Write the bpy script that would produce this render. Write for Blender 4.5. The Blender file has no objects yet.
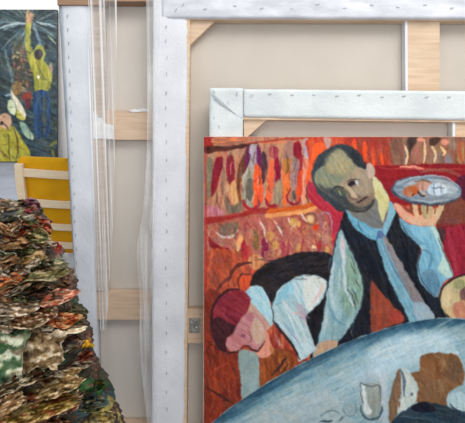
import bpy, bmesh, math, random
import numpy as np
from mathutils import Vector, noise, Matrix
from mathutils.bvhtree import BVHTree
random.seed(7)
W, H, F = 465.0, 423.0, 450.0
PITCH = math.radians(15.0)
CZ = 1.35
S = bpy.context.scene
COL = S.collection

# ---------------------------------------------------------------- camera
cd = bpy.data.cameras.new('camera')
cam = bpy.data.objects.new('camera', cd); COL.objects.link(cam)
cam.location = (0, 0, CZ)
cam.rotation_euler = (math.pi/2 - PITCH, 0, 0)
cd.sensor_width = 36; cd.lens = 36*F/W; cd.clip_start = 0.02
S.camera = cam
# ---------------------------------------------------------------- world and light
w = bpy.data.worlds.new('world'); S.world = w; w.use_nodes = True
bg = w.node_tree.nodes['Background']
bg.inputs[0].default_value = (0.97, 0.98, 1.0, 1); bg.inputs[1].default_value = 0.66
def area(name, loc, target, sx, sy, power, col):
    l = bpy.data.lights.new(name, 'AREA'); l.shape = 'RECTANGLE'; l.size = sx; l.size_y = sy
    l.energy = power; l.color = col
    o = bpy.data.objects.new(name, l); COL.objects.link(o); o.location = loc
    o.rotation_euler = (Vector(target)-Vector(loc)).to_track_quat('-Z', 'Y').to_euler()
area('skylight', (0.9, 0.2, 3.3), (0.0, 1.5, 0.7), 1.8, 1.2, 58, (1, 0.985, 0.955))
area('daylight_window', (-2.6, -1.4, 2.2), (0.0, 1.5, 0.8), 1.8, 1.8, 20, (0.96, 0.98, 1.0))
area('front_fill', (0.5, -2.2, 1.5), (0.1, 1.5, 0.55), 2.4, 1.8, 36, (1, 0.99, 0.98))  # added fill lamp behind the camera, lifts the low canvas backs; no real window
area('far_fill', (-3, 5.0, 4.3), (-3.5, 8, 1.0), 4, 3, 330, (1, 1, 1))  # added lamp to brighten the far wall and its painting, not an actual skylight
vs = S.view_settings
vs.view_transform = 'Standard'; vs.look = 'None'; vs.gamma = 1.0; vs.exposure = -0.2
vs.use_curve_mapping = False

# ---------------------------------------------------------------- helpers
cp, sp = math.cos(PITCH), math.sin(PITCH)
CAM = Vector((0, 0, CZ))
def ray(px, py):
    x = (px - W/2)/F; y = -(py - H/2)/F
    return Vector((x, cp + y*sp, -sp + y*cp))
def at(px, py, Y):
    r = ray(px, py); return CAM + r*(Y/r.y)
class Pl:
    """a plane leaning back, y = y0 at height z0"""
    def __init__(s, y0, lean=9, z0=0.9, yaw=0):
        a = math.radians(lean); b = math.radians(yaw)
        s.p = Vector((0, y0, z0)); s.n = Vector((math.sin(b)*math.cos(a), -math.cos(a)*math.cos(b), math.sin(a)))
    def P(s, px, py, off=0.0):
        r = ray(px, py); q = s.p + s.n*off
        return CAM + r*((q-CAM).dot(s.n)/r.dot(s.n))
def lin(c):
    return tuple(((v/255)/12.92 if v/255 <= .04045 else ((v/255+.055)/1.055)**2.4) for v in c)
MATS = {}
def mat(name, c1, c2=None, scale=20, rough=.7, stretch=(1, 1, 1), bump=0.15, bscale=80, metal=0, spec=.3, detail=4):
    if name in MATS: return MATS[name]
    m = bpy.data.materials.new(name); m.use_nodes = True; nt = m.node_tree; N = nt.nodes; L = nt.links
    b = N['Principled BSDF']; b.inputs['Roughness'].default_value = rough; b.inputs['Metallic'].default_value = metal
    b.inputs['Specular IOR Level'].default_value = spec
    tc = N.new('ShaderNodeTexCoord'); mp = N.new('ShaderNodeMapping'); mp.inputs['Scale'].default_value = stretch
    L.new(tc.outputs['Object'], mp.inputs[0])
    n = N.new('ShaderNodeTexNoise'); n.inputs['Scale'].default_value = scale; n.inputs['Detail'].default_value = detail
    L.new(mp.outputs[0], n.inputs['Vector'])
    r = N.new('ShaderNodeValToRGB'); r.color_ramp.elements[0].position = .32; r.color_ramp.elements[1].position = .68
    r.color_ramp.elements[0].color = (*lin(c1), 1); r.color_ramp.elements[1].color = (*lin(c2 or c1), 1)
    L.new(n.outputs['Fac'], r.inputs[0]); L.new(r.outputs[0], b.inputs['Base Color'])
    n2 = N.new('ShaderNodeTexNoise'); n2.inputs['Scale'].default_value = bscale; n2.inputs['Detail'].default_value = 5
    L.new(mp.outputs[0], n2.inputs['Vector'])
    bp = N.new('ShaderNodeBump'); bp.inputs['Strength'].default_value = bump; bp.inputs['Distance'].default_value = .004
    L.new(n2.outputs['Fac'], bp.inputs['Height']); L.new(bp.outputs[0], b.inputs['Normal'])
    MATS[name] = m; return m
def vcmat(name, rough=.5, bump=.3, bscale=300, spec=.3, var=.0, vscale=60):
    m = bpy.data.materials.new(name); m.use_nodes = True; nt = m.node_tree; N = nt.nodes; L = nt.links
    b = N['Principled BSDF']; b.inputs['Roughness'].default_value = rough; b.inputs['Specular IOR Level'].default_value = spec
    a = N.new('ShaderNodeAttribute'); a.attribute_name = 'paint'
    src = a.outputs['Color']
    tc = N.new('ShaderNodeTexCoord')
    if var > 0:
        n = N.new('ShaderNodeTexNoise'); n.inputs['Scale'].default_value = vscale; n.inputs['Detail'].default_value = 6; n.inputs['Roughness'].default_value = .7
        L.new(tc.outputs['Object'], n.inputs['Vector'])
        mr = N.new('ShaderNodeMapRange'); mr.inputs[1].default_value = .3; mr.inputs[2].default_value = .7
        mr.inputs[3].default_value = 1-var; mr.inputs[4].default_value = 1+var
        L.new(n.outputs['Fac'], mr.inputs[0])
        mx = N.new('ShaderNodeVectorMath'); mx.operation = 'SCALE'
        L.new(src, mx.inputs[0]); L.new(mr.outputs[0], mx.inputs['Scale']); src = mx.outputs[0]
    L.new(src, b.inputs['Base Color'])
    n2 = N.new('ShaderNodeTexNoise'); n2.inputs['Scale'].default_value = bscale; n2.inputs['Detail'].default_value = 5
    L.new(tc.outputs['Object'], n2.inputs['Vector'])
    bp = N.new('ShaderNodeBump'); bp.inputs['Strength'].default_value = bump; bp.inputs['Distance'].default_value = .002
    L.new(n2.outputs['Fac'], bp.inputs['Height']); L.new(bp.outputs[0], b.inputs['Normal'])
    return m
def tag(o, label=None, cat=None, group=None, kind=None):
    if label: o['label'] = label
    if cat: o['category'] = cat
    if group: o['group'] = group
    if kind: o['kind'] = kind
    return o
def thing(name, label, cat, loc, group=None):
    o = bpy.data.objects.new(name, None); COL.objects.link(o); o.location = loc; o.empty_display_size = .05
    return tag(o, label, cat, group)
def rootloc(p):
    v = Vector((0, 0, 0))
    while p is not None: v += p.location; p = p.parent
    return v
def link(name, verts, faces, m, parent=None, smooth=False, loc=None, colors=None):
    """mesh object from WORLD coordinates"""
    base = rootloc(parent) + (Vector(loc) if loc else Vector((0, 0, 0)))
    me = bpy.data.meshes.new(name)
    me.from_pydata([tuple(Vector(v)-base) for v in verts], [], faces)
    if colors is not None:
        ca = me.color_attributes.new('paint', 'FLOAT_COLOR', 'POINT')
        ca.data.foreach_set('color', np.asarray(colors, dtype=np.float32).ravel())
    me.materials.append(m)
    if smooth: me.polygons.foreach_set('use_smooth', [True]*len(me.polygons))
    me.update()
    o = bpy.data.objects.new(name, me); COL.objects.link(o); o.parent = parent
    if loc: o.location = loc
    return o
def bevel(o, wd=.003, seg=2):
    b = o.modifiers.new('bevel', 'BEVEL'); b.width = wd; b.segments = seg; b.limit_method = 'ANGLE'; return o
def slab(name, pl, poly, off, th, m, parent=None, bev=.002, loc=None):
    """pixel polygon lying on a plane, extruded th backwards along the plane's normal"""
    f = [pl.P(x, y, off) for x, y in poly]; n = len(f)
    v = f + [p - pl.n*th for p in f]
    # winding: front face seen by the camera
    nrm = (f[1]-f[0]).cross(f[2]-f[1])
    fr = list(range(n)) if nrm.dot(pl.n) > 0 else list(range(n))[::-1]
    faces = [fr, [i+n for i in fr[::-1]]]
    for k in range(n):
        a, b = fr[k], fr[(k+1) % n]
        faces.append([b, a, a+n, b+n])
    o = link(name, v, faces, m, parent, loc=loc)
    if bev: bevel(o, bev)
    return o
def cloth(name, pl, quad, off, th, m, parent, nx=10, ny=60, amp=.003, freq=14, seed=0, edge=.0, loc=None):
    """wrinkled canvas folded round a stretcher bar: quad TL,TR,BR,BL in pixels"""
    q = [pl.P(x, y, off) for x, y in quad]
    V = []; Fc = []
    for j in range(ny+1):
        v = j/ny
        for i in range(nx+1):
            u = i/nx
            a = q[0].lerp(q[1], u); b = q[3].lerp(q[2], u); p = a.lerp(b, v)
            e = min(u, 1-u)*2
            d = noise.noise(Vector((p.x*freq*1.6, p.z*freq, seed)))*amp + noise.noise(Vector((p.x*60, p.z*60, seed)))*amp*.4
            ed = 0
            if i in (0, nx): ed = noise.noise(Vector((seed+i, p.z*9, p.x*9)))*edge
            V.append(p + pl.n*(d - .003*(1-min(1, e*4))) + (q[1]-q[0]).normalized()*ed)
    for j in range(ny):
        for i in range(nx):
            a = j*(nx+1)+i; Fc.append([a, a+nx+1, a+nx+2, a+1])
    n0 = len(V)
    V += [p - pl.n*th for p in V[:n0]]
    for f in list(Fc): Fc.append([k+n0 for k in f[::-1]])
    ring = [i for i in range(nx+1)] + [j*(nx+1)+nx for j in range(1, ny+1)] + [ny*(nx+1)+i for i in range(nx-1, -1, -1)] + [j*(nx+1) for j in range(ny-1, 0, -1)]
    for k in range(len(ring)):
        a, b = ring[k], ring[(k+1) % len(ring)]
        Fc.append([a, b, b+n0, a+n0])
    return link(name, V, Fc, m, parent, smooth=True, loc=loc)
def tube(name, pts, r, m, parent=None, n=8):
    V = []; Fc = []
    pts = [Vector(p) for p in pts]
    for k, p in enumerate(pts):
        t = (pts[min(k+1, len(pts)-1)]-pts[max(k-1, 0)]).normalized()
        s = t.cross(Vector((0, 1, .01))).normalized(); u = s.cross(t)
        for i in range(n):
            a = 2*math.pi*i/n; V.append(p + (s*math.cos(a)+u*math.sin(a))*r)
    for k in range(len(pts)-1):
        for i in range(n):
            a = k*n+i; b = k*n+(i+1) % n; Fc.append([a, b, b+n, a+n])
    Fc.append(list(range(n))); Fc.append([len(V)-n+i for i in range(n)][::-1])
    return link(name, V, Fc, m, parent, smooth=True)
def box(name, lo, hi, m, parent=None, bev=.0, kind=None):
    x0, y0, z0 = lo; x1, y1, z1 = hi
    v = [(x0,y0,z0),(x1,y0,z0),(x1,y1,z0),(x0,y1,z0),(x0,y0,z1),(x1,y0,z1),(x1,y1,z1),(x0,y1,z1)]
    f = [[3,2,1,0],[4,5,6,7],[0,1,5,4],[1,2,6,5],[2,3,7,6],[3,0,4,7]]
    o = link(name, v, f, m, parent)
    if bev: bevel(o, bev)
    if kind: o['kind'] = kind
    return o

# ---------------------------------------------------------------- materials
M_wall = mat('white_plaster', (226, 223, 219), (234, 231, 227), 3, .9, bump=.1)
M_floor = mat('grey_concrete', (120, 124, 134), (136, 140, 150), 2.5, .75, bump=.1)
M_fold = mat('primed_canvas_fold', (212, 214, 220), (228, 230, 235), 6, .8, bump=.35, bscale=120)
M_foldA = mat('primed_canvas_fold_cool', (206, 210, 218), (224, 228, 234), 6, .75, bump=.35, bscale=90)
M_foldC = mat('primed_canvas_fold_green', (206, 213, 214), (224, 230, 230), 7, .8, bump=.4, bscale=100)
M_flap = mat('grey_canvas_edge', (140, 152, 162), (172, 182, 190), 10, .8, bump=.3)
M_linen = mat('raw_canvas_back', (197, 188, 177), (206, 197, 186), 4, .95, bump=.25, bscale=700)
M_linenA = mat('raw_canvas_back_pale', (203, 195, 185), (214, 207, 198), 2.5, .95, bump=.2, bscale=700)
M_wood = mat('pine_wood', (205, 178, 150), (222, 197, 170), 9, .65, (1, 1, 9), .15, 60)
M_woodh = mat('pine_wood_level', (200, 172, 146), (216, 190, 165), 9, .65, (1, 9, 12), .15, 60)
M_woodd = mat('brown_wood', (150, 118, 94), (170, 138, 112), 9, .65, (1, 9, 12), .15, 60)
M_chairw = mat('birch_chair_wood', (248, 222, 182), (254, 236, 204), 9, .5, (1, 1, 8), .1, 60)
M_yellow = mat('yellow_upholstery', (222, 162, 8), (236, 176, 16), 12, .85, bump=.4, bscale=500)
M_staple = mat('steel_staple', (150, 152, 158), (180, 182, 188), 50, .4, metal=.6)
M_bracket = mat('zinc_bracket', (120, 118, 112), (170, 168, 160), 60, .4, metal=.7)
M_paper = mat('torn_white_paper', (214, 214, 214), (238, 238, 236), 40, .8)
M_stain = mat('grey_smudge', (150, 150, 160), (190, 190, 198), 60, .9)
M_side = mat('painted_canvas_side', (200, 150, 130), (225, 190, 175), 30, .8)
M_tray = mat('paint_spattered_wood', (90, 74, 60), (120, 100, 82), 20, .8)
# clear film
def film_mat(name, sc, lo, hi, a0, a1):
    m = bpy.data.materials.new(name); m.use_nodes = True
    nt = m.node_tree; N = nt.nodes; L = nt.links
    for n_ in list(N): N.remove(n_)
    out = N.new('ShaderNodeOutputMaterial'); mx = N.new('ShaderNodeMixShader'); tr = N.new('ShaderNodeBsdfTransparent')
    pb = N.new('ShaderNodeBsdfPrincipled'); pb.inputs['Base Color'].default_value = (.93, .94, .96, 1); pb.inputs['Roughness'].default_value = .22
    tc = N.new('ShaderNodeTexCoord'); mp = N.new('ShaderNodeMapping'); mp.inputs['Scale'].default_value = sc
    nz = N.new('ShaderNodeTexNoise'); nz.inputs['Scale'].default_value = 1; nz.inputs['Detail'].default_value = 2
    mr = N.new('ShaderNodeMapRange'); mr.inputs[1].default_value = lo; mr.inputs[2].default_value = hi; mr.inputs[3].default_value = a0; mr.inputs[4].default_value = a1
    L.new(tc.outputs['Object'], mp.inputs[0]); L.new(mp.outputs[0], nz.inputs['Vector']); L.new(nz.outputs['Fac'], mr.inputs[0])
    L.new(mr.outputs[0], mx.inputs[0]); L.new(tr.outputs[0], mx.inputs[1]); L.new(pb.outputs[0], mx.inputs[2]); L.new(mx.outputs[0], out.inputs[0])
    return m
M_film = film_mat('clear_plastic_film', (130, 0, .5), .48, .62, .12, .72)
M_film2 = film_mat('crinkled_plastic_film', (60, 0, 5), .40, .72, .16, .5)

# ---------------------------------------------------------------- paint engine (pigment on flat canvases)
rng = np.random.RandomState(3)
LAT = rng.rand(512, 512)
def vnoise(x, y):
    xi = np.floor(x).astype(int); yi = np.floor(y).astype(int); fx = x-xi; fy = y-yi
    fx = fx*fx*(3-2*fx); fy = fy*fy*(3-2*fy)
    g = lambda a, b: LAT[a % 512, b % 512]
    return (g(xi, yi)*(1-fx)+g(xi+1, yi)*fx)*(1-fy) + (g(xi, yi+1)*(1-fx)+g(xi+1, yi+1)*fx)*fy
def streak(X, Y, ang, L=14, T=2.2, seed=0):
    a = math.radians(ang); u = X*math.cos(a)+Y*math.sin(a); v = -X*math.sin(a)+Y*math.cos(a)
    return .6*vnoise(u/L+seed*7.3, v/T+seed*3.1) + .4*vnoise(u/(L*.4)+seed*5.3+40, v/(T*.5)+seed*9.1)
def catmull(p, closed=True, k=6):
    n = len(p); o = []
    rngk = range(n) if closed else range(n-1)
    for i in rngk:
        g = (lambda j: p[j % n]) if closed else (lambda j: p[max(0, min(n-1, j))])
        a, b, c, d = [np.array(g(i+t), float) for t in (-1, 0, 1, 2)]
        for s in range(k):
            t = s/k
            o.append(.5*((2*b)+(-a+c)*t+(2*a-5*b+4*c-d)*t*t+(-a+3*b-3*c+d)*t**3))
    if not closed: o.append(np.array(p[-1], float))
    return np.array(o)
class Canvas:
    def __init__(s, x0, y0, x1, y1, res, base, jit=.7):
        s.x0, s.y0, s.res = x0, y0, res
        s.nx = int((x1-x0)*res)+1; s.ny = int((y1-y0)*res)+1
        s.X, s.Y = np.meshgrid(np.linspace(x0, x1, s.nx), np.linspace(y0, y1, s.ny))
        s.XJ = s.X + (vnoise(s.X/4.1, s.Y/4.1)-.5)*2*jit+(vnoise(s.X/1.2+7, s.Y/1.2)-.5)*.5; s.YJ = s.Y + (vnoise(s.X/4.1+90, s.Y/4.1+50)-.5)*2*jit+(vnoise(s.X/1.2+70, s.Y/1.2+9)-.5)*.5
        s.img = np.zeros((s.ny, s.nx, 3)); s.img[:] = base; s.k = 0
    def box(s, P, pad):
        i0 = max(0, int((P[:, 0].min()-pad-s.x0)*s.res)); i1 = min(s.nx, int((P[:, 0].max()+pad-s.x0)*s.res)+2)
        j0 = max(0, int((P[:, 1].min()-pad-s.y0)*s.res)); j1 = min(s.ny, int((P[:, 1].max()+pad-s.y0)*s.res)+2)
        return (slice(j0, j1), slice(i0, i1)) if i1 > i0 and j1 > j0 else None
    def sdf(s, P, b, closed=True):
        X = s.XJ[b]; Y = s.YJ[b]; d = np.full(X.shape, 1e9); ins = np.zeros(X.shape, bool); n = len(P)
        tt = np.zeros(X.shape)
        for i in range(n if closed else n-1):
            ax, ay = P[i]; bx, by = P[(i+1) % n]; ex, ey = bx-ax, by-ay; l = ex*ex+ey*ey+1e-9
            t = np.clip(((X-ax)*ex+(Y-ay)*ey)/l, 0, 1)
            q = np.hypot(X-ax-t*ex, Y-ay-t*ey); m_ = q < d; d = np.where(m_, q, d); tt = np.where(m_, (i+t)/max(1, n-1), tt)
            if closed and by != ay:
                c = ((ay > Y) != (by > Y)) & (X < ex*(Y-ay)/ey+ax); ins ^= c
        return (np.where(ins, -d, d) if closed else d), tt
    def P(s, pts, c1, c2=None, ang=90, soft=.85, sm=True, a=1.0, L=14, T=2.2):
        s.k += 1
        P = catmull(pts) if sm else np.array(pts, float)
        b = s.box(P, soft+2)
        if b is None: return
        d, _ = s.sdf(P, b)
        al = np.clip(.5-d/(2*soft), 0, 1)*a
        t = np.clip((streak(s.X[b], s.Y[b], ang, L, T, s.k)-.5)*2.2+.5, 0, 1)[..., None]
        c = np.array(c1)*(1-t)+np.array(c2 if c2 else c1)*t
        s.img[b] = s.img[b]*(1-al[..., None])+c*al[..., None]
    def S(s, pts, wd, c, a=.9, soft=.6, dry=.25):
        s.k += 1
        P = catmull(pts, False) if len(pts) > 2 else np.array(pts, float)
        b = s.box(P, wd+soft+2)
        if b is None: return
        d, t = s.sdf(P, b, False)
        wv = wd/2*(1-.55*np.abs(2*t-1)**2)
        al = np.clip(.5-(d-wv)/(2*soft), 0, 1)*a*(1-dry*vnoise(s.X[b]*.9+s.k, s.Y[b]*.9))
        s.img[b] = s.img[b]*(1-al[..., None])+np.array(c)*al[..., None]
    def E(s, cx, cy, rx, ry, c1, c2=None, rot=0, **k):
        r = math.radians(rot)
        s.P([(cx+rx*math.cos(t)*math.cos(r)-ry*math.sin(t)*math.sin(r), cy+rx*math.cos(t)*math.sin(r)+ry*math.sin(t)*math.cos(r)) for t in [i*math.pi/6 for i in range(12)]], c1, c2, **k)
    def scatter(s, x0, y0, x1, y1, n, cols, ln=(5, 12), wd=(1, 2.4), ang=(70, 110), a=.6, seed=0):
        r = random.Random(seed)
        for _ in range(n):
            x = r.uniform(x0, x1); y = r.uniform(y0, y1); l = r.uniform(*ln); g = math.radians(r.uniform(*ang))
            dx, dy = math.cos(g)*l/2, math.sin(g)*l/2; bb = r.uniform(-1.5, 1.5)
            s.S([(x-dx, y-dy), (x+bb, y+bb*.5), (x+dx, y+dy)], r.uniform(*wd), r.choice(cols), a=r.uniform(.5, 1)*a)
    def finish(s, sat=.9, var=9, sm=.35):
        g = s.img
        b = (np.roll(g, 1, 0)+np.roll(g, -1, 0)+np.roll(g, 1, 1)+np.roll(g, -1, 1)+2*g)/6
        b[0] = g[0]; b[-1] = g[-1]; b[:, 0] = g[:, 0]; b[:, -1] = g[:, -1]
        g = g*(1-sm)+b*sm
        l = g.mean(2, keepdims=True); g = l+(g-l)*sat
        m = (streak(s.X, s.Y, 70, 9, 3, 41)-.5)[..., None]; m2 = (streak(s.X, s.Y, 20, 16, 7, 43)-.5)[..., None]; m3 = (vnoise(s.X*.55, s.Y*.55)-.5)[..., None]
        g = g+m*var*2.2+m3*var*1.5; g = g+m2*np.array([1.4, .2, -1.2])*var*1.3
        s.img = g
    def colors(s):
        v = np.clip(s.img+ (vnoise(s.X*.8, s.Y*.8)[..., None]-.5)*10, 0, 255)/255
        l = np.where(v <= .04045, v/12.92, ((v+.055)/1.055)**2.4)
        return np.concatenate([l.reshape(-1, 3), np.ones((s.nx*s.ny, 1))], 1)
    def mesh(s, name, pl, off, m, parent, relief=0.0):
        # plane positions for the whole grid
        X = s.X.ravel(); Y = s.Y.ravel()
        rx = (X-W/2)/F; ry = -(Y-H/2)/F
        R = np.stack([rx, cp+ry*sp, -sp+ry*cp], 1); n = np.array(pl.n); q = np.array(pl.p+pl.n*off)-np.array(CAM)
        Pn = np.array(CAM)+R*((q@n)/(R@n))[:, None]
        if relief:
            lum = s.img.mean(2).ravel()/255
            h = (streak(s.X, s.Y, 60, 8, 1.4, 3).ravel()-.5)*relief + (lum-.5)*relief*.3
            Pn = Pn + n*h[:, None]
        Pn = Pn - np.array(rootloc(parent))
        a = (np.arange(s.ny-1)[:, None]*s.nx+np.arange(s.nx-1)[None]).ravel()
        Fq = np.stack([a, a+s.nx, a+s.nx+1, a+1], 1)
        me = bpy.data.meshes.new(name)
        me.vertices.add(len(Pn)); me.vertices.foreach_set('co', Pn.astype(np.float32).ravel())
        me.loops.add(Fq.size); me.loops.foreach_set('vertex_index', Fq.astype(np.int32).ravel())
        me.polygons.add(len(Fq)); me.polygons.foreach_set('loop_start', np.arange(0, Fq.size, 4, dtype=np.int32))
        me.update(calc_edges=True)
        me.polygons.foreach_set('use_smooth', np.ones(len(Fq), bool))
        ca = me.color_attributes.new('paint', 'FLOAT_COLOR', 'POINT')
        ca.data.foreach_set('color', s.colors().astype(np.float32).ravel())
        me.materials.append(m); me.validate(); me.update()
        o = bpy.data.objects.new(name, me); COL.objects.link(o); o.parent = parent
        return o

# ================================================================ SETTING
box('floor', (-6.5, -3, -.1), (4, 9.2, 0), M_floor, kind='structure')
box('wall_back', (-6.5, 9.2, 0), (4, 9.35, 4.6), M_wall, kind='structure')
box('wall_left', (-6.65, -3, 0), (-6.5, 9.35, 4.6), M_wall, kind='structure')
box('wall_right', (4, -3, 0), (4.15, 9.35, 4.6), M_wall, kind='structure')
box('wall_middle', (-.40, 1.93, 0), (4, 2.05, 2.9), M_wall, kind='structure')

# ================================================================ FAR PAINTING
plE = Pl(8.75, 7, .1)
E = thing('painting', 'large dark painting of a figure in a yellow hooded top with one raised arm', 'painting', tuple(plE.P(20, 163)))
c = Canvas(-50, 9.5, 57, 161.5, 2.0, (44, 58, 62), .6)
c.P([(-50, 9), (57, 9), (57, 162), (-50, 162)], (34, 48, 54), (66, 84, 88), 20, sm=False, L=20, T=2.5)
r_ = random.Random(5)
for i in range(80):
    an = r_.uniform(0, 2*math.pi); r0 = r_.uniform(5, 20); r1 = r0+r_.uniform(10, 34)
    cx, cy = 31, 22
    x0, y0, x1, y1 = cx+math.cos(an)*r0*1.3, cy+math.sin(an)*r0*.7, cx+math.cos(an)*r1*1.3, cy+math.sin(an)*r1*.8
    if y1 > 70: continue
    c.S([(x0, y0), ((x0+x1)/2, (y0+y1)/2-1.5), (x1, y1)], r_.uniform(.8, 2.4), r_.choice([(120, 146, 156), (90, 118, 130), (150, 170, 172), (24, 34, 42), (60, 90, 84), (30, 44, 52)]), a=.5)
c.S([(33, 22), (37, 34), (40, 48)], 3, (120, 140, 160), a=.7); c.S([(48, 36), (56, 44)], 2, (150, 165, 120))
c.S([(-5, 30), (12, 24), (26, 23)], 2, (165, 180, 185)); c.S([(36, 22), (46, 24), (56, 27)], 2, (170, 185, 190))
c.S([(5, 50), (8, 62), (12, 80), (11, 100)], 3, (110, 140, 145), a=.7)
c.P([(14, 40), (22, 38), (28, 60), (32, 78), (30, 100), (20, 96), (14, 70)], (64, 70, 56), (92, 80, 60), 80, a=.6, soft=3)
c.scatter(12, 45, 32, 100, 90, [(150, 96, 70), (90, 100, 60), (170, 130, 95), (60, 50, 50), (150, 60, 70), (200, 190, 150)], (2, 6), (1, 2.2), (0, 180), .8, 2)
c.scatter(44, 60, 57, 162, 70, [(70, 80, 60), (30, 36, 40), (110, 110, 60), (50, 70, 80)], (2, 8), (1, 2), (60, 120), .7, 3)
c.scatter(-50, 40, 10, 130, 120, [(60, 80, 90), (30, 38, 50), (50, 70, 100), (90, 105, 110)], (6, 16), (1, 3), (70, 110), .6, 4)
# raised arm, hooded head, torso, jeans
c.P([(26.5, 12), (29, 9.5), (31, 13), (34, 14), (33, 19), (31, 26), (26.5, 26), (26, 19)], (150, 118, 90), (176, 140, 108))
c.P([(26, 24), (31, 24), (30.5, 38), (32, 50), (36, 60), (34, 70), (29, 62), (25.6, 46), (25, 34)], (130, 128, 48), (164, 158, 74))
c.P([(30, 58), (34, 50), (38, 45), (43, 47), (45, 54), (44, 60), (49, 66), (52, 74), (51, 84), (47, 93), (41, 93.5), (35, 92), (34, 80), (31, 68)], (138, 136, 48), (170, 166, 70))
c.E(38.5, 54.5, 4.2, 5.6, (54, 46, 48), (84, 66, 60)); c.S([(38, 68), (43, 76), (47, 80)], 1.4, (96, 96, 48)); c.S([(36, 62), (40, 72)], 1.3, (110, 110, 60))
c.E(38.5, 77.5, 1.6, 1.5, (220, 225, 220)); c.E(51, 68, 1.8, 5, (150, 130, 110)); c.E(46, 47, 2, 2, (30, 30, 40))
c.P([(34.5, 92), (48, 92), (50.5, 108), (50, 128), (47, 138), (42, 136), (41.6, 106), (40.5, 136), (35, 137), (33, 112)], (30, 58, 96), (48, 82, 112), 90)
c.S([(42, 98), (41.6, 136)], 2.4, (44, 54, 62)); c.P([(43, 100), (47, 100), (46, 130), (43, 132)], (58, 72, 76), (70, 84, 84), 90)
c.E(27, 97, 5, 4.4, (146, 52, 48), (110, 46, 46)); c.E(28, 104, 3, 6, (96, 46, 52))
c.E(17, 88, 5, 7, (140, 110, 70), (110, 90, 60)); c.P([(10, 91), (14, 94), (20, 102), (25.5, 113), (24, 119), (20, 117), (15, 104)], (200, 190, 165), (215, 205, 170))
c.P([(8, 101), (13, 100), (16, 108), (15, 115), (9, 112)], (170, 180, 130), (200, 205, 170)); c.S([(5, 96), (12, 94)], 1.6, (150, 170, 175)); c.P([(17, 110), (24, 118), (21, 120), (17, 117)], (178, 168, 60), (190, 180, 90))
c.P([(20, 122), (26, 124), (33, 136), (32, 140), (24, 135)], (120, 150, 130), (160, 178, 150))
c.P([(-50, 130), (-20, 126), (2, 126), (14, 127), (22, 140), (29, 150), (28, 159), (8, 162), (-50, 162)], (150, 144, 42), (178, 168, 62), 70)
c.S([(14, 128), (18, 145), (16, 160)], 1.8, (84, 70, 40)); c.S([(8, 134), (9, 150), (10, 161)], 1.6, (80, 70, 42)); c.S([(0, 150), (8, 158)], 2, (130, 90, 50))
c.E(5, 121, 6.8, 8, (206, 164, 134), (190, 150, 120)); c.S([(2, 124), (6, 126), (9, 130)], 1.8, (90, 70, 60)); c.E(2, 123, 1.4, 2, (40, 34, 40))
c.S([(50, 146), (55, 142), (60, 144)], 3, (130, 128, 50)); c.S([(52, 150), (54, 158)], 2, (140, 134, 50)); c.S([(22, 156), (30, 157)], 2, (180, 170, 50))
c.scatter(-50, 10, 57, 161, 420, [(40, 52, 60), (90, 104, 100), (60, 60, 50), (120, 130, 110), (30, 34, 40), (110, 90, 70)], (2, 7), (.7, 1.8), (0, 180), .42, 8)
c.finish(.9, 9, .5); c.img = (c.img-70)*1.05+60
M_paintE = vcmat('oil_paint_dark_picture', .5, .3, 30)
c.mesh('painted_surface', plE, .004, M_paintE, E)
slab('stretcher', plE, [(-50, 9.5), (57, 9.5), (57, 162.5), (-50, 162.5)], 0, .06, mat('dark_canvas_side', (46, 46, 50), (60, 58, 60), 10), E, 0)

# ================================================================ CHAIR
YC = 2.2
ch = thing('chair', 'light wooden slatted chair with yellow upholstered back', 'chair', (at(60, 200, YC).x, 2.4, 0))
plC = Pl(YC, 0, .8)
def ribbon(name, pts_top, pts_bot, off, th, m, bow=0.0, n=24, pl=plC, parent=ch):
    V = []; Fc = []
    def ev(p, t):
        P = catmull(p, False, 8); k = t*(len(P)-1); i = min(int(k), len(P)-2); f = k-i
        return P[i]*(1-f)+P[i+1]*f
    for i in range(n+1):
        t = i/n; a = ev(pts_top, t); b = ev(pts_bot, t); d = off - bow*4*t*(1-t)
        A = pl.P(a[0], a[1], d); B = pl.P(b[0], b[1], d)
        V += [A, B, B-pl.n*th, A-pl.n*th]
    for i in range(n):
        for k in range(4):
            a = i*4+k; b = i*4+(k+1) % 4; Fc.append([a, b, b+4, a+4])
    Fc.append([3, 2, 1, 0]); Fc.append([n*4+k for k in range(4)])
    return bevel(link(name, V, Fc, m, parent), .003)
# cushion grid
V = []; Fc = []; nx, ny = 30, 30
for j in range(ny+1):
    for i in range(nx+1):
        u = i/nx; v = j/ny
        xl = 15.5+24*v**1.2; xr = 120-12*v; py = 157+98*v + 1.5*math.sin(math.pi*u)*0 + 4.2*u*(1-v)
        rr = max(0, .09-v)/.09
        if u < .5: xl += 5*(rr**2)
        else: xr -= 5*(rr**2)
        px = xl+(xr-xl)*u
        e = min(1, min(u, 1-u, v, 1-v)*12)
        d = .0+ .012*math.sqrt(max(0, e)) + .002*noise.noise(Vector((px*.1, py*.1, 0)))
        V.append(plC.P(px, py, d-.02))
for j in range(ny):
    for i in range(nx):
        a = j*(nx+1)+i; Fc.append([a, a+nx+1, a+nx+2, a+1])
n0 = len(V); V += [v-plC.n*.035 for v in V]
Fc += [[k+n0 for k in f[::-1]] for f in Fc]
ring = [i for i in range(nx+1)]+[j*(nx+1)+nx for j in range(1, ny+1)]+[ny*(nx+1)+i for i in range(nx-1, -1, -1)]+[j*(nx+1) for j in range(ny-1, 0, -1)]
Fc += [[ring[k], ring[(k+1) % len(ring)], ring[(k+1) % len(ring)]+n0, ring[k]+n0] for k in range(len(ring))]
link('back_cushion', V, Fc, M_yellow, ch, smooth=True)
ribbon('back_post', [(14, 164), (15.5, 185), (20, 210), (30, 250), (34, 275)], [(22, 164), (24, 185), (28, 210), (37, 250), (41, 275)], .02, .025, M_chairw)
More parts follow.
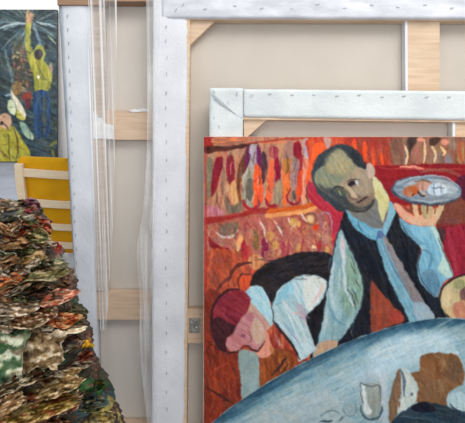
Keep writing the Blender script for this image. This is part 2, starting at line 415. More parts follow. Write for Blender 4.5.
ribbon('back_post', [(113, 166), (111, 185), (108, 210), (103, 250), (100, 275)], [(121, 166), (119, 185), (115, 210), (110, 250), (107, 275)], .02, .025, M_chairw)
for yl, hh, xl, xr in ((168.3, 8.6, 23, 112), (198.2, 8, 24, 109), (221.5, 7, 28, 108), (239.5, 7, 32, 106)):
    ribbon('back_slat', [(xl, yl), ((xl+xr)/2, yl+3.2), (xr, yl+3)], [(xl, yl+hh), ((xl+xr)/2, yl+hh+2.8), (xr, yl+hh+2.5)], .012, .012, M_chairw)
s0 = at(36, 262, YC); s1 = at(104, 262, YC)
box('seat', (s0.x-.02, YC+.03, .42), (s1.x+.03, YC+.50, .47), M_yellow, ch, .015)
box('seat_rail', (s0.x-.04, YC-.01, .375), (s1.x+.05, YC+.52, .418), M_chairw, ch, .004)
for x in (s0.x-.035, s1.x+.01):
    for y in (YC-.005, YC+.48):
        box('leg', (x, y, 0), (x+.035, y+.035, .375), M_chairw, ch, .004)

# ================================================================ CANVASES SEEN FROM BEHIND
def staple(pl, px, py, off, parent, ang=90, ln=.011):
    c_ = pl.P(px, py, off); up = Vector((0, -pl.n.z*-1, -pl.n.y)).normalized() if False else (pl.P(px, py-1, off)-c_).normalized()
    rt = up.cross(pl.n).normalized(); a = math.radians(ang)
    d = rt*math.cos(a)+up*math.sin(a); s = rt*-math.sin(a)+up*math.cos(a)
    V = []; Fc = []
    pts = [(-ln/2, -.002), (-ln/2, .0016), (ln/2, .0016), (ln/2, -.002)]
    for (t, h) in pts:
        for w_ in (-.0011, .0011): V.append(c_+d*t+s*w_+pl.n*h)
        for w_ in (.0011, -.0011): V.append(c_+d*(t*.82)+s*w_+pl.n*(h-.001 if h > 0 else h))
    for k in range(3):
        for q in range(4):
            a_, b_ = k*4+q, k*4+(q+1) % 4; Fc.append([a_, b_, b_+4, a_+4])
    Fc += [[0, 1, 2, 3], [15, 14, 13, 12]]
    return link('staple', V, Fc, M_staple, parent)

# ---- A: back-left canvas
plA = Pl(1.665, 8)
A = thing('stretched_canvas', 'rear of the leftmost large blank canvas, beside the yellow chair, with two pine crossbars', 'canvas', tuple(plA.P(110, 428)))
slab('canvas_back', plA, [(64, -14), (420, -14), (420, 426), (80, 426)], 0, .004, M_linenA, A, 0)
cloth('folded_canvas_edge', plA, [(60.5, 3), (89.5, 3), (98.5, 427), (83, 427)], .052, .05, M_foldA, A, 10, 110, .0035, 10, 1, .001)
cloth('loose_canvas_flap', plA, [(58.2, 3), (63, 3), (76, 262), (73.5, 262)], .048, .05, M_flap, A, 3, 60, .003, 8, 2, .002)
slab('top_bar', plA, [(57, -14), (420, -14), (420, -2), (158, 1.5), (104, 1.5), (103, 5), (57, 5)], .06, .055, M_woodd, A)
slab('side_bar', plA, [(86, 1), (104, 1), (108, 291), (92, 291)], .040, .036, mat('greyed_pine', (184, 166, 150), (202, 186, 172), 9, .7, (1, 1, 9)), A)
slab('crossbar', plA, [(88, 110.5), (400, 110.5), (400, 140), (88, 140)], .034, .03, M_woodh, A)
slab('crossbar', plA, [(96, 291), (400, 291), (400, 320), (96, 320)], .034, .03, M_woodh, A)
slab('bottom_bar', plA, [(82, 424), (420, 424), (420, 429.5), (82, 429.5)], .045, .04, M_woodh, A)
slab('side_bar', plA, [(385, 2), (410, 2), (410, 424), (385, 424)], .045, .04, M_wood, A)
slab('paper_label', plA, [(91, 111.5), (96, 112), (99, 118), (102, 117.5), (104, 123), (113, 125.5), (113.5, 139), (92, 138.6)], .0425, .002, M_paper, A, .0005)
slab('torn_canvas_shred', plA, [(128, 110.8), (134, 108.6), (138, 109.6), (144, 107.6), (149, 109.8), (150, 111.4), (140, 111.8), (133, 112.4)], .037, .003, M_paper, A, .0005)
for k in range(23):
    y = 16+k*13.7
    if y < 330: staple(plA, 67.0+y*.036+random.uniform(-.5, .5), y, .0525, A, 90)
# ---- B: middle canvas
plB = Pl(1.60, 9)
B = thing('stretched_canvas', 'rear of the tallest blank canvas with white stapled edges and a top corner brace', 'canvas', tuple(plB.P(200, 436)))
slab('canvas_back', plB, [(160, -12), (540, -12), (540, 434), (160, 434)], 0, .004, M_linen, B, 0)
cloth('folded_canvas_edge', plB, [(153, -13), (188, -13), (184.2, 434), (151.5, 434)], .05, .047, M_fold, B, 12, 120, .003, 10, 5, .0006)
M_foldT = mat('smudged_canvas_fold', (196, 198, 206), (226, 228, 234), 9, .8, (1, 1, 3), .35, 120)
cloth('folded_canvas_edge', plB, [(161.5, -14), (540, -14), (540, 19), (161.5, 18)], .054, .047, M_foldT, B, 110, 10, .0045, 12, 6, .001)
slab('side_bar', plB, [(186.5, 17), (190, 17), (186.6, 434), (183, 434)], .047, .044, M_wood, B, .001)
slab('top_bar', plB, [(188, 17), (530, 17), (530, 21), (188, 20)], .044, .04, M_wood, B, .001)
slab('corner_brace', plB, [(190, 20), (216, 20), (190, 45)], .036, .03, M_wood, B, .001)
slab('centre_bar', plB, [(406, 20), (440, 20), (440, 430), (408, 430)], .034, .03, M_wood, B)
slab('canvas_strip', plB, [(405, 20), (407.5, 20), (408, 92), (405.5, 92)], .037, .034, M_fold, B, .0005)
slab('crossbar', plB, [(183, 309), (420, 309), (420, 343.5), (183, 343.5)], .034, .03, M_woodh, B)
slab('bottom_bar', plB, [(160, 430), (530, 430), (530, 437.5), (160, 437.5)], .045, .04, M_woodh, B)
plate = slab('metal_bracket', plB, [(189, 318), (200, 318), (200, 333), (189, 333)], .0365, .0025, M_bracket, B, .001)
for q in ((192, 322, 2.2), (196.5, 327, 2.4)):
    tube('screw', [plB.P(q[0], q[1], .0365), plB.P(q[0], q[1], .039)], q[2]/F*1.5, M_staple, plate, 12)
for y in (27, 41, 58, 74, 93, 108, 125, 142, 160, 180, 199, 214, 231, 250, 268, 285, 303, 318, 333, 352, 373, 392, 409):
    staple(plB, 166.5+random.uniform(-.8, .8), y, .0508, B, 90+random.uniform(-12, 12))
for x, y, g in ((176, 10, 60), (183, 5, 45), (205, 9, 10), (235, 6, 0), (262, 8, 5), (292, 9, 0), (318, 4, 10), (345, 8, 0), (372, 5, -5), (398, 7, 0), (425, 5, 0), (452, 8, 0), (185, 351, 90)):
    if y < 300: staple(plB, x, y, .0548, B, g)
# ---- C: shorter canvas in front
plD_ = Pl(1.54, 9)
Cn = thing('stretched_canvas', 'rear of the shorter blank canvas directly behind the bar painting', 'canvas', tuple(plD_.P(260, 443)))
slab('canvas_back', plD_, [(212, 91), (530, 91), (530, 442), (212, 442)], 0, .004, M_linenA, Cn, 0)
cloth('folded_canvas_edge', plD_, [(209.5, 88), (243, 88), (243, 441), (208, 441)], .05, .047, M_foldC, Cn, 12, 110, .004, 14, 8, .0006)
cloth('folded_canvas_edge', plD_, [(243.4, 89), (530, 92), (530, 121), (243.4, 117)], .048, .045, M_foldC, Cn, 90, 9, .003, 12, 9, .001)
# diagonal fold of the corner
V = [plD_.P(x, y, o_) for x, y, o_ in ((211, 92, .0515), (243, 113, .0525), (243, 118, .0515), (238, 116, .053), (214, 99, .053))]
link('corner_fold', V, [[0, 4, 3, 1], [4, 0, 3], [3, 2, 1]], M_foldC, Cn)
slab('top_bar', plD_, [(243, 116), (525, 119), (525, 123), (243, 119.5)], .044, .042, M_wood, Cn, .001)
slab('corner_brace', plD_, [(243.5, 118), (269, 118), (244, 140)], .036, .03, M_wood, Cn, .001)
slab('centre_bar', plD_, [(455.5, 121), (490, 121), (490, 438), (456, 438)], .034, .03, M_wood, Cn)
slab('canvas_strip', plD_, [(452.5, 121), (455.5, 121), (455.5, 150), (452.5, 150)], .037, .034, M_foldC, Cn, .0005)
slab('bottom_bar', plD_, [(215, 438), (520, 438), (520, 444.5), (215, 444.5)], .045, .04, M_woodh, Cn)
for x, y, g in ((214, 92, 120), (237, 94, 90), (228, 103, 100), (214, 118, 90), (237, 118, 95), (219, 127, 100), (252, 95, 0), (270, 94, 0), (292, 95, 8), (314, 95, -5), (337, 96, 0), (359, 95, 5), (382, 97, 0), (404, 96, 0), (427, 97, 3), (449, 97, 0)):
    staple(plD_, x, y, .0508 if x < 243 else .0492, Cn, g)

# ---- clear film wrapped round A and B
def film(name, left, right, pl, off, label, ny=120, nx=24, amp=.006, seed=0, m=None, wob=.002):
    V = []; Fc = []
    Lf = catmull(left, False, 10); Rf = catmull(right, False, 10)
    g = lambda P, t: P[min(int(t*(len(P)-1)), len(P)-2)]*(1-(t*(len(P)-1)-min(int(t*(len(P)-1)), len(P)-2)))+P[min(int(t*(len(P)-1)), len(P)-2)+1]*(t*(len(P)-1)-min(int(t*(len(P)-1)), len(P)-2))
    for j in range(ny+1):
        a = g(Lf, j/ny); b = g(Rf, j/ny)
        for i in range(nx+1):
            p = a*(1-i/nx)+b*i/nx
            d = amp*(.5+noise.noise(Vector((i*.45, j*.012, seed)))) + wob*noise.noise(Vector((i*.9, j*.5, seed)))
            V.append(pl.P(p[0], p[1], off+max(0.0005, d)))
    for j in range(ny):
        for i in range(nx):
            k = j*(nx+1)+i; Fc.append([k, k+nx+1, k+nx+2, k+1])
    c0 = V[len(V)//2].copy()
    o = link(name, V, Fc, m or M_film, None, smooth=True, loc=tuple(c0))
    return tag(o, label, 'plastic film')
film('plastic_film', [(88, -8), (89, 110), (95, 240), (100, 330)], [(117, -8), (116, 110), (112, 240), (106, 330)], plA, .062, 'clear plastic film hanging in pleats over the pine crossbar of the leftmost canvas', seed=3, wob=.0003, amp=.0035)
film('plastic_film', [(146, -8), (147, 60), (147, 140), (143, 210), (137, 250), (140, 300), (140, 350), (148, 430)], [(163, -8), (160, 60), (157, 140), (154, 210), (153.5, 250), (154, 300), (156, 350), (158, 430)], plB, .056, 'crinkled clear plastic film along the left edge of the tallest canvas', amp=.0022, seed=11, m=M_film2, wob=.0009)

# ================================================================ THE BAR PAINTING
plP = Pl(1.475, 9)
D = thing('painting', 'colourful bar scene painting of a waiter in a black vest holding up a plate', 'painting', tuple(plP.P(330, 452)))
c = Canvas(204, 137, 540, 452, 1.7, (178, 72, 50))
P, St, El = c.P, c.S, c.E
P([(200, 130), (545, 130), (545, 460), (200, 460)], (150, 48, 38), (206, 96, 62), 90, sm=False, L=22, T=3)
# --- top shelf, left
P([(204, 137), (312, 137), (312, 215), (204, 222)], (196, 142, 104), (176, 104, 84), 90, sm=False, L=16, T=3)
c.scatter(205, 140, 310, 205, 90, [(214, 166, 120), (150, 120, 96), (224, 120, 80), (190, 90, 80), (160, 140, 120)], (8, 22), (1.5, 4), (80, 100), .6, 21)
P([(204, 137), (214, 137), (212, 150), (204, 150)], (176, 40, 36), (130, 36, 36)); P([(214, 137), (246, 137), (244, 143), (215, 144)], (226, 124, 78), (160, 96, 72), 0)
P([(205, 146), (222, 146), (250, 143.5), (258, 143), (250, 147), (226, 150.5), (206, 153.5)], (62, 28, 26), (96, 48, 38), -5)
St([(246, 144), (262, 142), (290, 139), (344, 138)], 2.2, (176, 46, 36)); St([(262, 143), (300, 142)], 2, (214, 120, 80))
P([(205, 165), (211, 158), (213, 175), (209, 200), (205, 205)], (120, 112, 82), (150, 132, 100))
P([(215.5, 159), (223, 158.5), (221, 172), (216, 190), (211, 196), (212, 176)], (150, 24, 44), (120, 20, 36), 100)
P([(228, 156), (234, 158), (235, 175), (232, 186), (227, 180), (226, 168)], (152, 28, 46), (120, 30, 40))
St([(224, 168), (222, 195)], 4, (150, 110, 96)); P([(231, 185), (235, 180), (239, 196), (238, 206), (232, 202)], (232, 180, 120), (214, 150, 100))
P([(246, 149), (249, 150), (248, 166), (241, 180), (241, 205), (237, 190), (238, 170), (243, 156)], (98, 52, 36), (130, 70, 40))
P([(225, 195), (233, 206), (242, 200), (240, 212), (228, 214)], (110, 92, 74), (130, 110, 90))
P([(206, 206), (220, 208), (224, 216), (206, 218)], (206, 130, 136), (186, 100, 110))
P([(249, 147), (257, 146), (257.5, 163), (263, 173), (265, 190), (263, 204), (254, 208), (244, 202), (241.5, 188), (244, 174), (248.5, 165)], (146, 140, 120), (170, 162, 140))
P([(249.5, 147), (257, 146), (257, 163), (250, 166)], (190, 168, 186), (160, 150, 150))
P([(257, 146), (260, 148), (263, 164), (260, 172), (256, 160)], (98, 30, 84), (120, 20, 60)); P([(246, 150), (249, 148), (249, 164), (244, 170)], (88, 22, 66), (110, 30, 60))
P([(254, 168), (259, 166), (263, 176), (263, 198), (260, 206), (253, 204)], (252, 92, 44), (236, 80, 50)); P([(247, 180), (253, 180), (252, 200), (246, 196)], (92, 84, 76), (110, 104, 92))
St([(243, 200), (246, 207), (252, 209.5), (258, 206), (258.5, 201)], 3.6, (166, 18, 40), a=1); St([(253, 182), (260, 176)], 1.6, (190, 40, 60))
St([(242, 184), (246, 172), (249, 165)], 1.4, (205, 200, 190)); P([(262, 152), (266, 156), (267, 172), (263, 184), (261, 170)], (62, 40, 50), (90, 50, 60))
P([(270, 160), (274, 162), (273, 180), (271, 200), (265.5, 201), (268, 178)], (254, 92, 40), (240, 100, 60)); P([(274.5, 157), (279, 159), (281, 172), (279, 184), (275.5, 182)], (150, 16, 48), (130, 20, 50))
El(274, 152, 5, 6, (180, 90, 90), (150, 40, 60)); St([(265, 198), (268, 205), (275, 206), (280, 202)], 3.6, (160, 18, 40), a=1)
P([(275, 185), (281, 180), (282, 202), (275, 204)], (170, 150, 116), (150, 126, 100))
P([(283, 160), (290, 158), (290, 182), (288, 202), (283, 202)], (244, 104, 38), (226, 120, 60)); P([(285, 144), (293, 143), (292, 160), (284, 160)], (172, 122, 112), (150, 110, 100)); P([(284, 160), (291, 160), (290, 172), (284, 171)], (196, 130, 50), (180, 110, 50))
P([(294, 143), (300, 142), (302, 152), (299, 159), (294, 156)], (154, 16, 44), (130, 20, 40)); St([(300, 152), (301, 164), (298, 178)], 3.5, (156, 20, 48), a=1)
P([(292, 160), (298, 160), (298, 178), (294, 192), (291, 180)], (166, 130, 130), (146, 120, 116)); P([(297, 178), (303, 170), (303, 190), (297, 202)], (236, 78, 34), (214, 70, 40))
St([(290, 189), (287, 196), (290, 203), (297, 204), (301, 198)], 2.4, (150, 16, 40), a=1); El(294, 195, 2, 5, (90, 84, 80))
P([(304, 140), (311, 140), (311, 152), (308, 160), (304, 160)], (196, 178, 196), (176, 160, 176)); P([(303, 162), (308, 160), (310, 182), (306, 202), (302, 204)], (238, 158, 130), (226, 130, 100))
c.scatter(207, 152, 311, 206, 70, [(110, 30, 40), (90, 60, 50), (150, 40, 44), (230, 190, 150), (70, 50, 50), (240, 120, 60), (140, 130, 120)], (5, 14), (.8, 1.8), (72, 108), .75, 61)
# --- behind the waiter's head
P([(309, 138), (355, 138), (345, 150), (320, 160), (311, 178), (309, 160)], (190, 50, 36), (216, 86, 50))
P([(313, 146), (320, 142), (328, 145), (324, 152), (314, 160), (311, 175), (307, 186), (306, 178), (310, 160)], (254, 98, 34), (240, 84, 40)); P([(324, 138), (331, 138), (330, 146), (326, 148)], (196, 150, 140)); 
P([(348, 137), (398, 137), (398, 168), (368, 168), (358, 152)], (186, 48, 36), (150, 60, 46), 90, L=16, T=3)
for x, y0, y1, w_ in ((354, 140, 151, 5), (364.5, 142, 160, 5), (373, 147, 166, 4), (381, 150, 167, 3)): St([(x, y0), (x+.6, (y0+y1)/2), (x+1, y1)], w_, (248, 84, 34), a=.95)
c.scatter(350, 140, 398, 166, 30, [(170, 60, 50), (130, 80, 60), (200, 80, 50), (150, 100, 80)], (6, 14), (1, 2.4), (82, 98), .6, 22)
# right shelf
P([(392, 137), (545, 137), (545, 170), (392, 170)], (146, 106, 84), (126, 80, 66), 90, sm=False, L=16, T=4)
c.scatter(390, 139, 530, 166, 110, [(120, 104, 72), (170, 110, 90), (100, 80, 66), (160, 70, 56), (186, 140, 110), (120, 120, 120)], (8, 22), (2, 4), (84, 96), .6, 23)
P([(408, 138), (419, 138), (412, 148), (409, 154)], (66, 46, 42)); P([(430, 138), (441, 138), (434, 146), (430, 144)], (70, 48, 42)); El(418, 155, 6, 10, (150, 110, 84), (170, 100, 84)); El(461, 152, 4, 12, (176, 84, 56), (170, 140, 80))
St([(405, 146), (407.5, 154), (406, 167)], 2.6, (240, 204, 150), a=1); St([(424, 141), (425.5, 152), (423.5, 164)], 2.6, (240, 200, 150), a=1); St([(432, 146), (435.5, 154), (434, 163)], 2.6, (236, 200, 150), a=1); St([(441, 147), (445, 152), (443, 156)], 2.8, (240, 200, 140), a=1)
El(421, 140, 4, 2, (230, 150, 120)); El(445, 142, 4, 3, (224, 140, 116)); El(448, 160, 3, 6, (130, 130, 150), a=.7)
P([(366, 167), (545, 168), (545, 204), (385, 204), (372, 190)], (152, 24, 34), (134, 20, 30), 0, L=20, T=3); St([(400, 167), (412, 167), (424, 168.5)], 3.4, (236, 150, 124), a=1); St([(380, 168), (420, 169.5), (465, 169)], 1.8, (176, 60, 56)); St([(420, 172), (445, 170), (464, 178)], 4, (150, 96, 80), a=.7)
P([(441, 188), (462, 180), (545, 180), (545, 226), (436, 226)], (132, 70, 56), (114, 60, 50), 90, sm=False, L=20, T=4); P([(456, 180), (470, 176), (470, 200), (460, 196)], (104, 24, 50), (80, 20, 40))
P([(436, 224), (545, 222), (545, 228), (438, 230)], (112, 34, 30), (140, 40, 36), 0, sm=False); P([(438, 229), (545, 227), (545, 280), (452, 280), (445, 258)], (156, 32, 52), (130, 22, 40), 90, L=20, T=4)
St([(448, 232), (452, 252), (457, 270)], 5, (176, 56, 76), a=.6); P([(437, 229), (445, 230), (444, 240), (440, 244)], (70, 44, 46))
# --- lower shelf with glasses
P([(204, 219), (240, 212), (300, 206), (332, 202), (336, 262), (204, 300)], (190, 104, 84), (170, 84, 74), 60, sm=False, L=12, T=3)
c.scatter(208, 222, 334, 262, 190, [(206, 136, 106), (150, 96, 80), (196, 150, 80), (186, 70, 80), (214, 120, 90), (166, 130, 100), (206, 160, 130)], (4, 12), (1.4, 3.6), (30, 150), .65, 24)
P([(204, 218), (225, 216), (250, 210), (275, 207), (275, 212), (250, 215), (228, 220), (206, 224)], (176, 44, 40), (150, 40, 40), -8)
P([(270, 209), (300, 205), (318, 201), (318, 205), (300, 210), (270, 214)], (222, 98, 26), (200, 80, 30), -8); P([(268, 214), (300, 210), (316, 206), (314, 211), (296, 215), (268, 218)], (244, 164, 92), (226, 140, 80), -8)
P([(221, 226), (236, 222), (238, 232), (228, 238), (220, 236)], (140, 106, 86), (120, 100, 84)); St([(216, 233), (224, 237.5), (232, 236), (238.5, 230)], 2.4, (226, 196, 190), a=1); St([(238, 222), (236, 230), (234, 238)], 2, (84, 96, 76))
P([(209, 236), (213, 241), (221, 247), (229, 248), (226, 254), (217, 252), (210, 246)], (158, 22, 40), (130, 24, 36)); P([(236, 243), (241, 235), (244, 246), (239, 253)], (246, 150, 88), (240, 180, 120)); P([(240, 250), (245, 240), (247, 258), (240, 262)], (180, 34, 50), (160, 40, 50))
St([(245, 222), (252, 219), (259, 222), (262, 232), (260, 242)], 2, (206, 96, 96)); St([(246, 232), (244, 222), (252, 228)], 2, (170, 50, 60)); P([(253, 232), (258, 232), (258, 250), (253, 246)], (120, 92, 54), (140, 100, 60)); P([(262, 240), (267, 238), (268, 252), (262, 257)], (150, 26, 60), (130, 40, 70))
for a_ in ([(260, 222), (264, 230), (267, 242)], [(274, 221), (279, 228), (282, 236)], [(288, 218), (292, 224), (296, 228)], [(301, 213), (304, 219), (307, 222)]): St(a_, 2.4, (232, 204, 186), a=1)
for x, y, rx in ((270, 236, 4), (294, 222, 4), (310, 219, 4), (299, 224, 3), (275, 245, 4), (300, 248, 4), (327, 250, 3)): El(x, y, rx, rx*1.1, (222, 176, 88), (206, 140, 76), a=.85)
St([(287, 218), (296, 215), (301, 222), (299, 228), (294, 226)], 1.4, (170, 60, 50)); St([(304, 216), (310, 213), (316, 216), (314, 224), (307, 224)], 1.8, (100, 84, 72)); El(310, 219, 3, 3.4, (226, 190, 140))
for x in (284, 289, 303, 320): St([(x, 240), (x-2, 256)], 3.4, (166, 40, 66), a=.8)
St([(285, 232), (281, 244), (283, 256)], 1.8, (186, 76, 100)); El(315.8, 227, 3, 2.8, (236, 62, 26)); El(318, 246, 4, 2, (180, 40, 40)); El(314, 247, 2.5, 2, (236, 200, 150))
P([(308, 182), (313, 184), (322, 194), (334, 203), (347, 211), (345, 222), (338, 236), (334, 248), (331, 232), (326, 214), (313, 204), (307, 194)], (196, 48, 64), (176, 36, 60), 50)
St([(307, 184), (306.5, 194), (309, 203)], 1.6, (66, 46, 44)); St([(319, 215), (326, 213), (331, 219), (332, 234)], 2, (160, 140, 150)); El(321, 222, 3, 8, (150, 90, 100), a=.7); El(326, 236, 3, 8, (190, 140, 130), a=.6)
# --- lower left ground
P([(204, 256), (248, 254), (262, 268), (240, 300), (218, 330), (204, 340)], (196, 78, 46), (150, 66, 52), 70, L=18, T=4)
c.scatter(207, 256, 250, 300, 60, [(226, 96, 56), (150, 80, 60), (170, 70, 56), (236, 116, 64), (130, 60, 50)], (8, 20), (2, 4), (55, 110), .7, 25)
St([(205.5, 140), (206, 250), (205.5, 423)], 2.2, (176, 40, 40), a=.8); El(256, 262, 8, 8, (216, 130, 76), (226, 170, 110), a=.8); El(246, 252, 5, 8, (206, 40, 50), a=.6)
St([(228, 281), (234, 269), (242, 264), (251, 262)], 3.6, (84, 36, 36), a=1); St([(212, 300), (222, 284), (232, 276)], 3, (96, 44, 44)); El(246, 282, 6.5, 8, (226, 84, 44), (206, 70, 44)); St([(239, 290), (238.5, 280), (243, 274), (251, 275)], 1.8, (84, 40, 40), a=1)
St([(252, 268), (253, 276)], 2.4, (240, 90, 90))
P([(204, 300), (225, 300), (240, 350), (290, 350), (300, 370), (204, 430)], (150, 52, 32), (118, 44, 32), 70, L=20, T=4)
c.scatter(207, 330, 250, 415, 90, [(170, 60, 36), (130, 48, 34), (190, 80, 44), (100, 40, 30)], (8, 26), (1.6, 4), (60, 100), .6, 26)
P([(256, 352), (284, 350), (296, 366), (262, 388), (256, 392)], (166, 84, 34), (130, 62, 32), 80); c.scatter(258, 350, 292, 384, 30, [(190, 110, 40), (140, 60, 36), (104, 50, 30)], (8, 18), (1.4, 3), (60, 100), .7, 27)
for k in range(6): St([(205+k*3, 386+k*2.4), (216+k*3, 393+k*2), (226+k*2, 399+k)], 1.8, (70, 36, 32), a=.7)
St([(206, 340), (217, 348), (228, 352)], 1.8, (80, 30, 30)); St([(210, 372), (230, 362)], 1.4, (190, 70, 60))
c.scatter(207, 300, 300, 418, 110, [(110, 36, 28), (80, 30, 28), (176, 70, 40), (200, 90, 50), (96, 44, 30)], (8, 24), (1, 3), (60, 125), .6, 62)
c.scatter(207, 222, 333, 262, 90, [(120, 40, 44), (90, 66, 50), (230, 196, 170), (220, 130, 60), (150, 50, 60)], (3, 9), (.8, 1.7), (20, 160), .75, 63)
# --- back man's dark vest
P([(250, 285), (254, 273), (268, 263), (285, 256), (303, 252), (322, 252), (333, 256), (336, 270), (333, 300), (322, 330), (314, 352), (300, 345), (288, 318), (268, 300), (258, 290)], (26, 22, 26), (44, 38, 44), -20)
# waiter torso
P([(346, 211), (356, 221), (372, 232), (381, 238), (388, 226), (394, 212), (397, 207), (401, 222), (411, 237), (420, 247), (418, 262), (422, 280), (434, 291), (440, 300), (446, 312), (456, 322), (400, 332), (350, 350), (318, 368), (310, 355), (320, 330), (334, 290), (334, 250), (339, 228)], (16, 20, 30), (32, 36, 46), 70)
P([(371.5, 281), (380, 291), (392, 304), (404, 319), (390, 326), (372, 332), (370.5, 305)], (160, 66, 48), (128, 62, 46), 90); P([(394, 309), (404, 319), (396, 323), (390, 318)], (172, 62, 50), (160, 60, 50), soft=2.5)
# waiter's sleeve, left of picture
P([(340.5, 229), (347, 242), (356, 262), (362.5, 282), (362.5, 300), (357, 316), (348, 330), (338, 342), (322, 352), (313, 356), (318, 340), (323, 318), (327, 290), (332, 262), (336, 242)], (128, 164, 172), (158, 190, 192), 95)
P([(346, 250), (352, 256), (362, 282), (361, 302), (354, 310), (346, 306), (343, 290)], (118, 154, 138), (138, 172, 154), 85, soft=2.5); P([(341, 234), (345, 246), (345, 262), (341, 256)], (206, 190, 196), (190, 200, 206))
St([(343, 250), (344, 272), (346, 290), (354, 306)], 3, (196, 210, 222), a=.9); St([(334, 262), (331, 290), (335, 312)], 3.6, (190, 210, 222), a=.75); P([(341, 282), (345, 300), (352, 312), (350, 318), (342, 308)], (110, 146, 132), (130, 164, 146), soft=2); St([(329, 305), (334, 318), (346, 326)], 3, (104, 150, 170)); St([(327, 310), (325, 330)], 3, (200, 200, 206), a=.6)
P([(318, 344), (334, 340), (337, 346), (328, 354), (314, 360)], (196, 160, 128), (180, 146, 124))
# back man's sleeve and collar
P([(272, 308), (276, 294), (286, 283), (300, 276), (313, 275), (324, 279), (326.5, 284), (324, 297), (316, 308), (307.5, 317), (311, 332), (317, 348), (308, 356), (299, 362), (296, 350), (286, 334), (275, 324)], (152, 192, 200), (196, 214, 218), 60)
P([(304, 277), (316, 276), (325, 282), (322, 296), (310, 310), (304, 300)], (206, 212, 200), (216, 222, 222), 70); P([(274, 306), (279, 293), (290, 283), (294, 290), (283, 302)], (140, 192, 206), (160, 206, 216)); P([(296, 304), (303, 306), (308, 318), (300, 318)], (166, 160, 180), (180, 176, 190))
St([(322, 284), (320, 292), (313, 302)], 3, (226, 180, 170), a=.8); St([(292, 312), (302, 316), (305, 326)], 3, (216, 180, 176), a=.8); St([(282, 300), (290, 318), (302, 345)], 3, (212, 226, 228), a=.8); St([(286, 326), (300, 344)], 2, (150, 160, 190), a=.8)
P([(306, 317), (316, 307), (324, 300), (321, 322), (316, 346), (311, 333)], (20, 18, 24), (34, 30, 36)); St([(272, 318), (280, 330), (292, 344), (300, 360)], 2.6, (30, 30, 34), a=1); St([(272, 308), (274, 318)], 1.8, (30, 30, 36), a=1)
P([(245, 294), (251, 287), (257, 285.5), (265, 291), (271, 304), (273, 318), (271, 326), (263, 318), (252, 306)], (160, 208, 220), (190, 220, 228), 60)
# lower vest edge by hand
# --- back man's head
P([(238, 299), (246, 298), (262, 314), (270, 326), (260, 334), (244, 318)], (190, 146, 134), (206, 166, 146), 50)
P([(262, 326), (267, 330), (271, 344), (274, 352), (262, 358), (250, 353), (258, 350)], (238, 156, 130), (222, 140, 116))
P([(211, 326), (212.5, 309), (219, 297), (229, 290), (238, 289), (247, 293.5), (251, 301), (247, 312), (243, 322), (234, 332), (229, 346), (225, 353), (216, 343)], (132, 34, 48), (156, 50, 64), 30)
P([(211, 322), (219, 317), (228, 322), (241, 328), (234, 334), (228, 346), (225, 353), (215, 343)], (56, 28, 34), (78, 34, 42), 60); St([(211.5, 330), (212, 310), (219, 297), (230, 289.5), (240, 289)], 2.6, (50, 26, 36), a=1); St([(226, 314), (236, 322), (243, 326)], 2.4, (96, 30, 42))
P([(240, 320), (249, 312), (257, 315), (264, 323), (266, 334), (263, 345), (257, 351), (250, 348), (243, 344), (238, 350), (229, 351), (226, 343), (233, 333)], (186, 112, 120), (204, 138, 136), 30)
P([(254, 318), (262, 322), (265.5, 334), (262, 343), (256, 344), (251, 336)], (206, 172, 150), (196, 156, 136)); St([(241, 348), (247, 346), (254, 350), (259, 350), (265, 341)], 1.8, (60, 30, 36), a=1); El(243, 336, 3, 2, (150, 80, 96)); St([(248, 330), (252, 338), (248, 343)], 1.2, (140, 76, 84)); El(229, 341, 3, 4, (206, 130, 136)); St([(226, 354), (233, 352.5), (240, 351)], 2, (60, 30, 34))
P([(238, 353), (247, 350), (258, 356), (259, 370), (258, 392), (243, 402), (241, 380)], (136, 158, 158), (154, 174, 170), 90)
St([(272, 376), (280, 366), (286, 358)], 2.6, (40, 30, 34), a=.9); St([(280, 376), (288, 364)], 1.6, (50, 34, 30)); St([(270, 346), (274, 356)], 3, (186, 110, 40))
# --- waiter's head
P([(345, 208), (360, 210), (372, 204), (373, 178), (380, 182), (388, 194), (389, 206), (385, 220), (381, 231), (370, 229), (356, 221)], (104, 108, 106), (124, 120, 116), 40)
P([(372.5, 176), (380, 182), (388, 195), (389, 204), (386, 214), (382.5, 222), (379, 212), (377, 200), (373, 194)], (196, 190, 124), (212, 204, 150), 70)
P([(312, 178), (312.5, 168), (317, 157), (327, 149), (338, 144.5), (348, 145), (357, 151), (364, 160), (368, 172), (366, 190), (345, 212), (330, 204), (318, 193)], (44, 52, 60), (58, 66, 70), 45)
P([(314, 175), (320, 167), (327, 164), (331, 154), (338, 149.5), (343, 150.5), (349, 158), (358, 166), (368, 171), (372, 182), (374, 194), (372, 204), (366, 210), (356, 210), (344, 204), (332, 197), (322, 190), (316, 184)], (122, 128, 106), (146, 146, 116), 60)
P([(325, 166), (331, 154), (339, 150), (345, 154), (352, 163), (350, 172), (336, 175)], (150, 146, 114), (176, 160, 122), 60, soft=3); P([(347, 176), (358, 167), (368, 171), (372, 184), (373, 196), (366, 202), (357, 196), (350, 190), (341, 187), (340, 182)], (172, 150, 122), (152, 134, 112), 60, soft=2)
P([(350, 194), (358, 194), (366, 196), (373, 192), (373, 202), (364, 208), (352, 206), (346, 200)], (140, 118, 100), (120, 104, 92), 30, soft=1.6); P([(318, 184), (328, 188), (337, 186), (344, 190), (347, 197), (351, 203), (359, 207), (368, 205), (374, 199), (373, 205), (366, 211), (355, 212), (342, 206), (330, 199)], (60, 64, 66), (80, 80, 78), 30, soft=1.4)
P([(366, 166), (370, 163), (374.5, 169), (374, 176), (369, 178)], (206, 166, 156), (190, 170, 140)); P([(350, 152), (356, 152), (363, 160), (366, 168), (358, 167), (352, 160)], (34, 40, 46), (50, 54, 58))
